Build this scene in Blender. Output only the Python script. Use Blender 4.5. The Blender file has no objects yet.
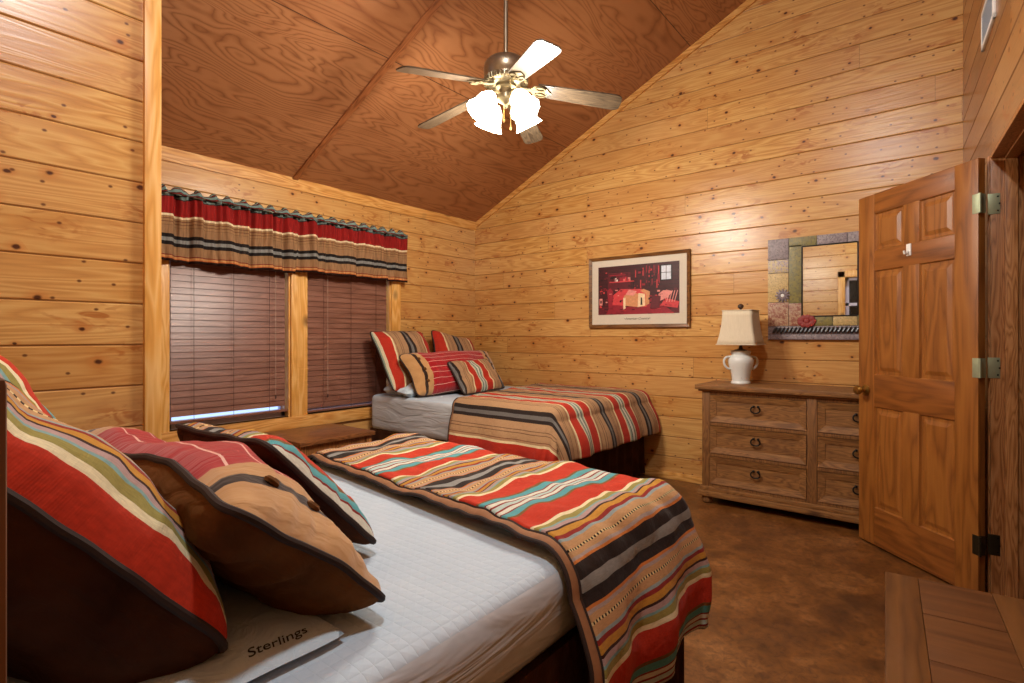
import bpy, bmesh, math, random
from mathutils import Vector, Matrix, Euler, noise
random.seed(7)
PI = math.pi
scene = bpy.context.scene
COL = scene.collection

# ------------------------------------------------------------------ camera, world, exposure
CAMP = Vector((4.08, -4.46, 1.22))
YAW = math.radians(38.53)
cd = bpy.data.cameras.new('camera')
cd.sensor_width = 36.0
cd.lens = 36.0 * 540 / 1024
cd.shift_y = -5.5 / 1024
cd.clip_start = 0.02
cam = bpy.data.objects.new('camera', cd)
cam.location = CAMP
cam.rotation_euler = (PI / 2, 0, YAW)
COL.objects.link(cam)
scene.camera = cam

world = bpy.data.worlds.new('world')
scene.world = world
world.use_nodes = True
wn = world.node_tree
wn.nodes['Background'].inputs[0].default_value = (0.45, 0.62, 1.0, 1)
wn.nodes['Background'].inputs[1].default_value = 1.6

scene.view_settings.view_transform = 'Standard'
scene.view_settings.look = 'None'
scene.view_settings.gamma = 1
scene.view_settings.use_curve_mapping = False
scene.view_settings.exposure = 0.0
try:
    scene.cycles.use_denoising = True
    scene.cycles.max_bounces = 8
    scene.cycles.diffuse_bounces = 5
    scene.cycles.sample_clamp_indirect = 6
except Exception:
    pass

FAN = Vector((2.134, -2.073, 2.65))      # hub of the ceiling fan
FAN_POWER = 33.0                          # each of its four bulbs
FILL_PENDANT = Vector((3.50, -3.78, 3.72))     # added fill lamp, out of view above the foreground bed
FILL_PENDANT_POWER = 135.0

# ------------------------------------------------------------------ node helpers
def lin(h):
    if isinstance(h, (tuple, list)):
        return tuple(h) + (1,) if len(h) == 3 else tuple(h)
    h = h.lstrip('#')
    r = []
    for i in (0, 2, 4):
        c = int(h[i:i + 2], 16) / 255
        r.append(c / 12.92 if c <= .04045 else ((c + .055) / 1.055) ** 2.4)
    return (*r, 1)

class G:
    def __init__(s, name, rough=.6, spec=.5):
        s.m = bpy.data.materials.new(name)
        s.m.use_nodes = True
        s.t = s.m.node_tree
        s.b = s.t.nodes['Principled BSDF']
        s.b.inputs['Roughness'].default_value = rough
        s.b.inputs['Specular IOR Level'].default_value = spec
        s._oc = None
    def put(s, sock, v):
        if v is None: return
        if isinstance(v, bpy.types.NodeSocket): s.t.links.new(v, sock)
        elif isinstance(v, str): sock.default_value = lin(v)
        else:
            if hasattr(sock.default_value, '__len__') and not hasattr(v, '__len__'):
                v = [v] * len(sock.default_value)
            if hasattr(v, '__len__') and len(v) == 3 and sock.type == 'RGBA': v = (*v, 1)
            sock.default_value = v
    def node(s, typ, props=None, **ins):
        n = s.t.nodes.new(typ)
        for k, v in (props or {}).items(): setattr(n, k, v)
        for k, v in ins.items():
            key = int(k[1:]) if k[0] == 'i' and k[1:].isdigit() else k.replace('_', ' ')
            s.put(n.inputs[key], v)
        return n
    def math(s, op, a, b=None, c=None):
        n = s.t.nodes.new('ShaderNodeMath'); n.operation = op
        s.put(n.inputs[0], a); s.put(n.inputs[1], b)
        if c is not None: s.put(n.inputs[2], c)
        return n.outputs[0]
    def obj(s):
        if s._oc is None: s._oc = s.t.nodes.new('ShaderNodeTexCoord')
        return s._oc.outputs['Object']
    def uv(s):
        if s._oc is None: s._oc = s.t.nodes.new('ShaderNodeTexCoord')
        return s._oc.outputs['UV']
    def sep(s, v):
        n = s.node('ShaderNodeSeparateXYZ', i0=v); return n.outputs
    def comb(s, x, y, z):
        return s.node('ShaderNodeCombineXYZ', i0=x, i1=y, i2=z).outputs[0]
    def scale(s, v, sc):
        return s.node('ShaderNodeVectorMath', {'operation': 'MULTIPLY'}, i0=v, i1=sc).outputs[0]
    def noise(s, v, scale=5, detail=3, rough=.5, dist=0, dim='3D', w=None):
        n = s.node('ShaderNodeTexNoise', {'noise_dimensions': dim}, Vector=v, Scale=scale, Detail=detail, Roughness=rough, Distortion=dist)
        if w is not None: s.put(n.inputs['W'], w)
        return n.outputs[0]
    def white(s, v):
        return s.node('ShaderNodeTexWhiteNoise', {'noise_dimensions': '1D'}, W=v).outputs[0]
    def vor(s, v, scale=1, dim='3D', rnd=1):
        n = s.node('ShaderNodeTexVoronoi', {'voronoi_dimensions': dim}, Vector=v, Scale=scale, Randomness=rnd)
        return n.outputs
    def ramp(s, f, stops, interp='LINEAR'):
        n = s.t.nodes.new('ShaderNodeValToRGB')
        cr = n.color_ramp; cr.interpolation = interp
        while len(cr.elements) > 1: cr.elements.remove(cr.elements[-1])
        cr.elements[0].position = stops[0][0]; cr.elements[0].color = lin(stops[0][1])
        for p, c in stops[1:]:
            e = cr.elements.new(p); e.color = lin(c)
        s.put(n.inputs[0], f)
        return n.outputs[0]
    def mapr(s, v, a, b, c=0, d=1):
        return s.node('ShaderNodeMapRange', i0=v, i1=a, i2=b, i3=c, i4=d).outputs[0]
    def mix(s, f, a, b, mode='MIX'):
        n = s.t.nodes.new('ShaderNodeMix'); n.data_type = 'RGBA'; n.blend_type = mode
        s.put(n.inputs[0], f); s.put(n.inputs[6], a); s.put(n.inputs[7], b)
        return n.outputs[2]
    def bump(s, h, strength=.3, dist=.01, prev=None):
        n = s.node('ShaderNodeBump', Strength=strength, Distance=dist, Height=h)
        if prev is not None: s.put(n.inputs['Normal'], prev)
        return n.outputs[0]
    def out(s, color=None, rough=None, normal=None, metal=None, **kw):
        s.put(s.b.inputs['Base Color'], color)
        if rough is not None: s.put(s.b.inputs['Roughness'], rough)
        if normal is not None: s.put(s.b.inputs['Normal'], normal)
        if metal is not None: s.b.inputs['Metallic'].default_value = metal
        for k, v in kw.items(): s.put(s.b.inputs[k.replace('_', ' ')], v)
        return s.m

# ------------------------------------------------------------------ materials
def board_wood(name, pitch=.1706, z0=.018, c_lo='#c38e49', c_hi='#d9b06b', c_line='#a87135', gloss=.30):
    g = G(name, gloss, .5)
    x, y, z = g.sep(g.obj())
    row = g.math('FLOOR', g.math('DIVIDE', g.math('SUBTRACT', z, z0), pitch))
    r1 = g.white(row); r2 = g.white(g.math('ADD', row, 91.3))
    # boards butt every few metres: a second random per length
    seg = g.math('FLOOR', g.math('ADD', g.math('DIVIDE', x, 3.9), g.math('MULTIPLY', r2, 5)))
    r3 = g.white(g.math('ADD', g.math('MULTIPLY', seg, 13.7), row))
    p = g.comb(g.math('ADD', x, g.math('MULTIPLY', r3, 40)), g.math('MULTIPLY', r1, 17), z)
    contour = g.noise(g.scale(p, (.55, 1, 7.5)), 1.6, 2, .5, .35)
    fine = g.noise(g.scale(p, (3, 1, 160)), 1, 2, .6)
    rings = g.math('PINGPONG', g.math('MULTIPLY', contour, 11), .5)
    f = g.math('ADD', g.math('MULTIPLY', rings, 1.0), g.math('MULTIPLY', fine, .35))
    base = g.ramp(f, [(.05, c_line), (.35, c_lo), (.8, c_hi)])
    eg_ = .014 if 'red' not in name else .05
    big = g.noise(p, .8, 2)
    tint = g.mix(g.mapr(r3, 0, 1, 0, .5), base, '#b37a42', 'MIX')
    tint = g.mix(g.mapr(big, .35, .75, 0, .35), tint, '#dcb47a')
    q_ = g.comb(g.math('ADD', x, g.math('MULTIPLY', r3, 40)), g.math('ADD', z, g.math('MULTIPLY', r1, 31)), 0)
    # arched figure patches
    pv = g.vor(g.scale(q_, (2.2, 5.5, 1)), 1, '2D')
    wob = g.noise(g.scale(p, (9, 1, 22)), 1, 2, .6, 1.2)
    patch = g.math('MULTIPLY', g.mapr(pv[0], .12, .42, 1, 0), g.mapr(wob, .5, .60, 0, 1))
    hue = g.sep(pv[1])[0]
    patch = g.math('MULTIPLY', patch, g.mapr(hue, .35, .4, 0, 1))
    c = g.mix(g.math('MULTIPLY', patch, .75), tint, '#a05a22')
    # knots, large and pin
    kv = g.vor(g.scale(q_, (4.2, 6.0, 1)), 1, '2D')
    kd = g.math('ADD', kv[0], g.math('MULTIPLY', g.math('SUBTRACT', g.noise(p, 40, 2), .5), .05))
    size = g.mapr(g.sep(kv[1])[1], 0, 1, .03, .095)
    halo = g.mapr(g.math('DIVIDE', kd, size), .6, 2.6, .55, 0)
    core = g.mapr(g.math('DIVIDE', kd, size), .45, .95, 1, 0)
    on = g.mapr(g.sep(kv[1])[0], .42, .45, 0, 1)
    c = g.mix(g.math('MULTIPLY', halo, on), c, '#b4692a')
    c = g.mix(g.math('MULTIPLY', core, on), c, '#4a230f')
    pv2 = g.vor(g.scale(q_, (10, 14, 1)), 1, '2D')
    pin = g.math('MULTIPLY', g.mapr(pv2[0], .045, .10, 1, 0), g.mapr(g.sep(pv2[1])[0], .70, .74, 0, 1))
    c = g.mix(g.math('MULTIPLY', pin, .9), c, '#5a2b12')
    fr = g.math('FRACT', g.math('ADD', g.math('DIVIDE', x, 3.9), g.math('MULTIPLY', r2, 5)))
    butt = g.math('LESS_THAN', fr, .0009)
    c = g.mix(g.math('MULTIPLY', butt, .45), c, '#4a2812')
    # dark tongue in the groove between boards
    zf = g.math('FRACT', g.math('DIVIDE', g.math('SUBTRACT', z, z0), pitch))
    edge = g.math('LESS_THAN', g.math('MINIMUM', zf, g.math('SUBTRACT', 1, zf)), eg_)
    c = g.mix(g.math('MULTIPLY', edge, .65), c, '#6b3c18')
    return g.out(c, normal=g.bump(f, .12, .004))

def plain_wood(name, lo, hi, line, axis='x', freq=1.0, rough=.45, knots=True, rings=9, knot_c='#3a1c0c', wear=None):
    g = G(name, rough, .5)
    x, y, z = g.sep(g.obj())
    v = {'x': (x, y, z), 'y': (y, x, z), 'z': (z, x, y)}[axis]
    info = g.t.nodes.new('ShaderNodeObjectInfo')
    p = g.comb(g.math('ADD', v[0], g.math('MULTIPLY', info.outputs['Random'], 23)), v[1], v[2])
    cont = g.noise(g.scale(p, (.8 * freq, 7 * freq, 7 * freq)), 1.5, 2, .5, .3)
    fine = g.noise(g.scale(p, (4, 150, 150)), 1, 2, .6)
    f = g.math('ADD', g.math('PINGPONG', g.math('MULTIPLY', cont, rings), .5), g.math('MULTIPLY', fine, .4))
    c = g.ramp(f, [(.08, line), (.38, lo), (.85, hi)])
    if knots:
        kv = g.vor(g.scale(p, (3.2, 5, 5)), 1, '3D')
        on = g.mapr(g.sep(kv[1])[0], .6, .64, 0, 1)
        c = g.mix(g.math('MULTIPLY', on, g.mapr(kv[0], .07, .22, .8, 0)), c, knot_c)
    if wear:
        w = g.noise(g.scale(p, (2, 12, 12)), 2, 4, .6)
        c = g.mix(g.mapr(w, .5, .7, 0, .7), c, wear)
    return g.out(c, normal=g.bump(f, .15, .003))

def flat(name, col, rough=.6, metal=0, var=.0, bump=0, scale=60, spec=.5):
    g = G(name, rough, spec)
    c = col
    nm = None
    if var or bump:
        n = g.noise(g.obj(), scale, 3)
        if var:
            l = lin(col)
            c = g.mix(n, tuple(max(0, a * (1 - var)) for a in l[:3]) + (1,), tuple(min(1, a * (1 + var)) for a in l[:3]) + (1,))
        if bump: nm = g.bump(n, bump, .004)
    return g.out(c, normal=nm, metal=metal)

# half of the blanket stripe sequence, centimetres from the middle of the dark band to the middle of the teal band
SEQ = [(1.2, '#8f8f8a'), (3.1, '#2b211d'), (.6, '#c9793a'), (.8, '#a8978f'), (3.6, '#c09567'), (.8, '#93a3a2'), (1.0, '#8f2b24'),
       (1.7, '#c08a33'), (.6, '#3b2019'), (1.3, '#b39590'), (.6, '#7fa6a4'), (1.7, '#9a8f4c'), (1.2, '#e8dcb4'), (7.6, '#c0371f'),
       (1.0, '#7d5a30'), (2.3, '#5aa3a8'), (.6, '#8e2f27'), (1.3, '#dcdccb'), (.7, '#8e2f27'), (.8, '#b9cfc6')]
SEQ_FAR = [(1.2, '#6e6a66'), (2.4, '#2b211d'), (4.6, '#a98460'), (.5, '#6b4a34'), (1.5, '#a98460'), (.5, '#6b4a34'), (3.6, '#ab8660'), (.5, '#7b4a34'), (1.4, '#a98460'), (1.4, '#dfcfa2'), (8.8, '#b3301f'), (1.4, '#d8c9a6'), (1.6, '#8fa08f'), (.8, '#55443a'), (1.3, '#c9c9b8')]
HALF = sum(a for a, _ in SEQ) / 100
def stripes(name, shift=0.0, dull=0.0, seq=SEQ, stretch=1.0, dots=True, rough=.85):
    half = sum(a for a, _ in seq) / 100 * stretch
    g = G(name, rough, .15)
    u, v, _ = g.sep(g.uv())
    wob = g.math('MULTIPLY', g.math('SUBTRACT', g.noise(g.uv(), 7, 2), .5), .006)
    s = g.math('ADD', g.math('ADD', u, -shift), wob)
    pp = g.math('DIVIDE', g.math('PINGPONG', s, half), half)
    pos = 0; stops = []
    tot = sum(a for a, _ in seq)
    for w, c in seq:
        stops.append((pos / tot, c)); pos += w
    c = g.ramp(pp, stops, 'CONSTANT')
    if dots:
        d0 = (1.2 + 3.1 + .6 + .8 + 1.3) / tot; d1 = d0 + .55 / tot
        m = g.math('MULTIPLY', g.math('GREATER_THAN', pp, d0), g.math('LESS_THAN', pp, d1))
        alt = g.math('GREATER_THAN', g.math('FRACT', g.math('MULTIPLY', v, 75)), .5)
        dc = g.mix(alt, '#2a1a14', '#e5cf96')
        c = g.mix(m, c, dc)
    weave = g.noise(g.scale(g.uv(), (500, 60, 1)), 1, 2)
    dirt = g.noise(g.uv(), 30, 4)
    c = g.mix(g.mapr(weave, .3, .7, .0, .22), c, '#1a0f0a')
    if dull: c = g.mix(dull, c, '#8d7352')
    wv = g.math('SINE', g.math('MULTIPLY', v, 1500))
    big = g.noise(g.uv(), 22, 3, .5)
    nb = g.bump(g.math('ADD', g.math('MULTIPLY', wv, .15), dirt), .25, .003)
    return g.out(c, normal=g.bump(big, .5, .012, nb), Sheen_Weight=.05)

def suede(name, dark, light, sc=7):
    g = G(name, .9, .1)
    n = g.noise(g.obj(), sc, 4, .55)
    f = g.noise(g.obj(), 350, 2)
    cr = g.noise(g.scale(g.obj(), (5, 16, 5)), 1.6, 3, .5, 1.0)
    c = g.mix(g.mapr(n, .3, .7), dark, light)
    return g.out(c, normal=g.bump(cr, .6, .02, g.bump(f, .15, .001)), Sheen_Weight=.5, Sheen_Tint=lin(light))

M = {}
M['pine'] = board_wood('pine boards')
M['pine_shaded'] = board_wood('pine boards red brown shaded', c_lo='#7d4e27', c_hi='#8f5e33', c_line='#673c1d')  # same pine with the right wall's shade put into its colour
M['trim_z'] = plain_wood('pine trim vertical', '#d99f4e', '#ecc17c', '#c98f42', 'z', 1, .4)
M['trim_x'] = plain_wood('pine trim along x', '#cd9248', '#e3b26c', '#a96b30', 'x', 1, .4)
M['trim_y'] = plain_wood('pine trim along y', '#cd9248', '#e3b26c', '#a96b30', 'y', 1, .4)
M['jamb'] = plain_wood('door jamb pine', '#a9713f', '#c58f5c', '#74451f', 'z', 1.6, .42, False, 14)
M['door_z'] = plain_wood('door wood upright', '#8c541f', '#9f6529', '#6b3c13', 'z', .9, .42, False, 6)
M['door_x'] = plain_wood('door wood rail', '#834c1b', '#965a24', '#623410', 'x', .9, .42, False, 6)
M['rustic_x'] = plain_wood('weathered wood', '#82572c', '#9c6f3d', '#56361a', 'x', 1.6, .55, True, 14, '#2a160b', '#6a4526')
M['rustic_z'] = plain_wood('weathered wood upright', '#7a5028', '#936636', '#4c2f15', 'z', 1.6, .55, True, 14, '#2a160b', '#634021')
M['night_x'] = plain_wood('walnut stained wood', '#7c4c28', '#9a653a', '#4a2814', 'y', 1.6, .38, True, 12, '#26120a', '#532e17')
M['night_z'] = plain_wood('walnut stained wood upright', '#855429', '#a26c3c', '#4f2c14', 'z', 1.6, .45, True, 12, '#26120a')
M['bench_x'] = plain_wood('worn bench wood', '#5f3a15', '#70471c', '#48290f', 'x', 1.0, .5, True, 5, '#3c2312', '#6b4525')
M['bench_y'] = plain_wood('worn bench wood border', '#5a3517', '#6d441f', '#472810', 'y', 1.0, .5, True, 5, '#3c2312', '#5f3b1e')
M['dark_wood'] = plain_wood('dark bed wood', '#3b2416', '#523522', '#22130b', 'x', 1.5, .55, False, 9)
M['post_wood'] = plain_wood('bed post wood', '#5c3517', '#6e4420', '#43260f', 'z', 1.2, .5, False, 6)
M['blade_top'] = plain_wood('fan blade wood', '#473a2c', '#63523e', '#241c14', 'x', 1.6, .36, False, 16)
M['antique'] = flat('antique pewter metal', '#9a907c', .32, .8, .25, .1, 40)
M['brass'] = flat('antique brass', '#a5813f', .28, .9, .2)
M['fan_metal'] = flat('pewter and gold fan metal', '#857a62', .3, .8, .35, .1, 60)
M['iron'] = flat('black iron', '#17130f', .5, .6)
M['hinge'] = flat('satin nickel hinge', '#a9b394', .45, .6, .1)
M['hinge_dark'] = flat('dark bronze hinge', '#3d382a', .35, .8, .15)
M['white_p'] = flat('white plastic', '#e9e9e4', .4)
M['vent'] = flat('vent enamel', '#9db4c8', .4)
M['piping'] = flat('dark brown piping', '#2b1a12', .8, var=.2)
M['brown'] = suede('dark brown suede', '#2a170e', '#4b2c1a')
M['brown2'] = suede('brown suede', '#4b2f18', '#6e4724')
M['glass_dark'] = flat('black glass', '#0b0c0e', .08)

g = G('stained plywood', .42, .4)
x, y, z = g.sep(g.obj())
sheet = g.math('FLOOR', g.math('DIVIDE', x, 1.22)); sheet2 = g.math('FLOOR', g.math('DIVIDE', g.math('ADD', y, 2.16), 2.44))
rr = g.white(g.math('ADD', g.math('MULTIPLY', sheet, 7.1), sheet2))
p = g.comb(g.math('ADD', x, g.math('MULTIPLY', rr, 30)), y, 0)
n1 = g.noise(g.scale(p, (1.9, .36, 1)), 1.35, 3, .5, .6)
f = g.math('POWER', g.math('MULTIPLY', g.math('PINGPONG', g.math('MULTIPLY', n1, 30), .5), 2), .7)
fine = g.noise(g.scale(p, (60, 12, 1)), 1, 3, .6)
c = g.ramp(g.math('ADD', g.math('MULTIPLY', f, .8), g.math('MULTIPLY', fine, .35)), [(.12, '#7a4a29'), (.4, '#935f39'), (.8, '#a87248')])
c = g.mix(g.mapr(rr, 0, 1, 0, .3), c, '#8b4f2a')
stain = g.noise(g.scale(p, (3, .35, 1)), 1.3, 4, .6)
c = g.mix(g.mapr(stain, .56, .72, 0, .6), c, '#6b3a1e')
fx = g.math('FRACT', g.math('DIVIDE', x, 1.22))
c = g.mix(g.math('MULTIPLY', g.math('LESS_THAN', fx, .005), .8), c, '#2c150a')
M['ply'] = g.out(c, normal=g.bump(f, .1, .003))
M['ply_trim'] = plain_wood('plywood batten', '#94582f', '#ab6c3f', '#6c3a1c', 'x', 1.3, .45, False, 12)

g = G('stained concrete', .3, .45)
n1 = g.noise(g.obj(), 1.6, 6, .6, .6); n2 = g.noise(g.obj(), 7, 5, .62, .4); n3 = g.noise(g.obj(), 45, 3)
c = g.ramp(g.math('ADD', g.math('MULTIPLY', n1, .65), g.math('MULTIPLY', n2, .35)), [(.36, '#3a2312'), (.45, '#5e3a19'), (.54, '#7a4c20'), (.64, '#946335')])
c = g.mix(g.mapr(n3, .4, .7, 0, .4), c, '#4a2817')
n4 = g.noise(g.obj(), 26, 6, .75, 1.0)
c = g.mix(g.mapr(n4, .47, .62, 0, .6), c, '#3b1e10')
M['floor'] = g.out(c, rough=g.mapr(n2, .3, .7, .28, .5), normal=g.bump(n2, .08, .01))

g = G('quilted white sheet', .75, .25)
u, v, _ = g.sep(g.uv())
q = g.math('MINIMUM', g.math('PINGPONG', g.math('MULTIPLY', u, 40), .5), g.math('PINGPONG', g.math('MULTIPLY', v, 40), .5))
q = g.math('POWER', q, .5)
wr = g.noise(g.scale(g.uv(), (3, 14, 1)), 1, 3, .5, 1)
M['sheet'] = g.out(g.mix(g.noise(g.uv(), 6, 3), '#a9bccb', '#bfcdd8'), normal=g.bump(q, .55, .004), Sheen_Weight=.1)
g = G('smooth white sheet side', .7, .25)
st = g.noise(g.scale(g.uv(), (2.5, 12, 1)), 1, 3, .5, 1.2)
M['sheet_side'] = g.out(g.mix(g.mapr(st, .3, .7), '#b4bbc1', '#c6cdd2'), normal=g.bump(st, .5, .03))
g = G('crumpled white linen', .75, .2)
st = g.noise(g.obj(), 14, 4, .6, 1.2)
M['linen'] = g.out('#bccbd4', normal=g.bump(st, .6, .02))

M['stripe_quilt_a'] = stripes('striped blanket near')
M['stripe_quilt_b'] = stripes('striped blanket far', seq=SEQ_FAR, dots=False)
M['stripe_pillow_a'] = stripes('striped cushion', stretch=1.0)
M['stripe_pillow_b'] = stripes('striped cushion far', seq=SEQ_FAR, stretch=1.1, dots=False)
M['stripe_small'] = stripes('striped small cushion', stretch=.8, seq=SEQ_FAR, dots=False)
M['underside'] = flat('blanket underside tan', '#8f6340', .85, var=.2)

def bolster_mat(name, half_w):
    g = G(name, .85, .15)
    u, v, _ = g.sep(g.uv())
    lines = g.math('LESS_THAN', g.math('FRACT', g.math('DIVIDE', v, .055)), .07)
    red = g.mix(g.noise(g.uv(), 25, 3), '#8f0f1a', '#aa1a1e')
    red = g.mix(g.math('MULTIPLY', lines, .8), red, '#e8c0ae')
    au = g.math('ABSOLUTE', u)
    tan = g.mix(g.noise(g.uv(), 20, 4), '#a57a4c', '#bf9462')
    c = g.mix(g.math('GREATER_THAN', au, half_w - .17), red, tan)
    band = g.math('MULTIPLY', g.math('GREATER_THAN', au, half_w - .115), g.math('LESS_THAN', au, half_w - .085))
    c = g.mix(band, c, '#2a1a12')
    n = g.noise(g.scale(g.uv(), (16, 5, 1)), 1.5, 3, .5, 1)
    return g.out(c, normal=g.bump(n, .5, .015), Sheen_Weight=.3)
M['bolster'] = bolster_mat('red lined bolster with tan ends', .46)
M['bolster_far'] = bolster_mat('red lined bolster with tan ends far', .58)

g = G('small tan sham', .85, .15)
u, v, _ = g.sep(g.uv())

VSEQ = [(0, '#6d7f78'), (.05, '#2b2a28'), (.065, '#8f1c19'), (.31, '#e8d3a8'), (.34, '#9c7650'), (.375, '#6a3a28'), (.385, '#9c7650'), (.42, '#6f4630'), (.43, '#9c7650'),
        (.47, '#7b5a40'), (.478, '#987350'), (.60, '#1f1a18'), (.655, '#86857f'), (.71, '#1f1a18'), (.765, '#987350'), (.90, '#7a2a20'), (.915, '#c08a52'), (.945, '#c26a38'), (.96, '#2b1711')]
g = G('valance fabric', .85, .15)
u, v, _ = g.sep(g.uv())
c = g.ramp(v, VSEQ, 'CONSTANT')
c = g.mix(g.mapr(g.noise(g.scale(g.uv(), (90, 4, 1)), 1, 2), .35, .7, 0, .35), c, '#20120c')
M['valance'] = g.out(c, normal=g.bump(g.noise(g.scale(g.uv(), (60, 6, 1)), 1, 2), .4, .01))
g = G('ruffled header fabric', .85, .15)
u, v, _ = g.sep(g.uv())
c = g.ramp(g.math('PINGPONG', g.math('ADD', g.math('MULTIPLY', v, 3), g.noise(g.scale(g.uv(), (12, 1, 1)), 1, 2)), 1), [(0, '#2c3330'), (.22, '#6b837b'), (.42, '#a8ab94'), (.5, '#2a2623'), (.62, '#8a2a24'), (.7, '#2a2623'), (.8, '#6f857f')], 'CONSTANT')
M['header'] = g.out(c)

M['blind'] = plain_wood('blind slat wood', '#7b5141', '#8d6251', '#6d4537', 'y', 1, .35, False, 5)
M['cord'] = flat('blind cord', '#4a2d24', .8)
M['cord_light'] = flat('lift cord', '#b8a08c', .7)
g = G('window glass', .02, .5)
M['glass'] = g.out('#ffffff', Transmission_Weight=1.0, IOR=1.05)
M['sash'] = flat('window sash vinyl', '#c9c4d6', .4)

g = G('mirror', .02, .5); M['mirror'] = g.out('#dfe3e2', metal=1.0)
g = G('shade glass lit', .3, .5)
M['lit'] = g.out('#fff6e6', Emission_Color=lin('#fff0d2'), Emission_Strength=10.0)
g = G('lamp shade linen', .85, .2)
n = g.noise(g.scale(g.obj(), (160, 160, 6)), 1, 2)
M['shade'] = g.out(g.mix(n, '#c9bba1', '#dccfb6'), normal=g.bump(n, .2, .002))
g = G('distressed ceramic', .28, .5)
n = g.noise(g.obj(), 22, 5, .65)
M['ceramic'] = g.out(g.mix(g.mapr(n, .6, .72, 0, .7), '#d9dcd8', '#8a857b'))
def patch_mat(name, a, b, c_, sc):
    g = G(name, .45, .5)
    n = g.noise(g.obj(), sc, 4, .7); v = g.vor(g.obj(), sc * 1.3)
    c = g.mix(g.mapr(n, .42, .58), a, b)
    c = g.mix(g.mapr(v[0], .15, .3, .9, 0), c, c_)
    return g.out(c, normal=g.bump(n, .5, .004))
M['patch_pale'] = patch_mat('speckled cream enamel', '#a99ba0', '#c9b783', '#57464a', 60)
M['patch_yellow'] = patch_mat('speckled yellow enamel', '#c8ac72', '#b2985f', '#7e6244', 60)
M['patch_olive'] = patch_mat('olive enamel', '#857a3e', '#6f6a44', '#4f4a36', 50)
M['patch_purple'] = patch_mat('purple grey enamel', '#7b6e74', '#968a8b', '#3f363c', 60)
M['patch_rust'] = patch_mat('rust flowered enamel', '#ab8a6c', '#8a5140', '#bda88c', 45)
M['rope'] = flat('pewter rope', '#5d5f63', .35, .7, .3)
M['red_flower'] = flat('red enamel', '#8a2722', .5)
M['mat_board'] = flat('mat board', '#d0c5b2', .8, var=.06)
M['frame_wood'] = plain_wood('picture frame wood', '#6b4420', '#845829', '#41260f', 'x', 1, .35, False, 8)
M['ink'] = flat('black ink', '#17120f', .7)
PAINT = {'wall': '#3c0f16', 'dark': '#170a0f', 'red': '#8e1a2b', 'bright': '#c63a3e', 'pink': '#d98a80', 'cream': '#ecc9a0', 'window': '#cfd6e6', 'tan': '#c98a5c', 'maroon': '#5a1420', 'white': '#efe2d8'}
for k_, c_ in PAINT.items(): M['paint_' + k_] = flat('print ink ' + k_, c_, .5, var=.35, scale=50)

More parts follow.
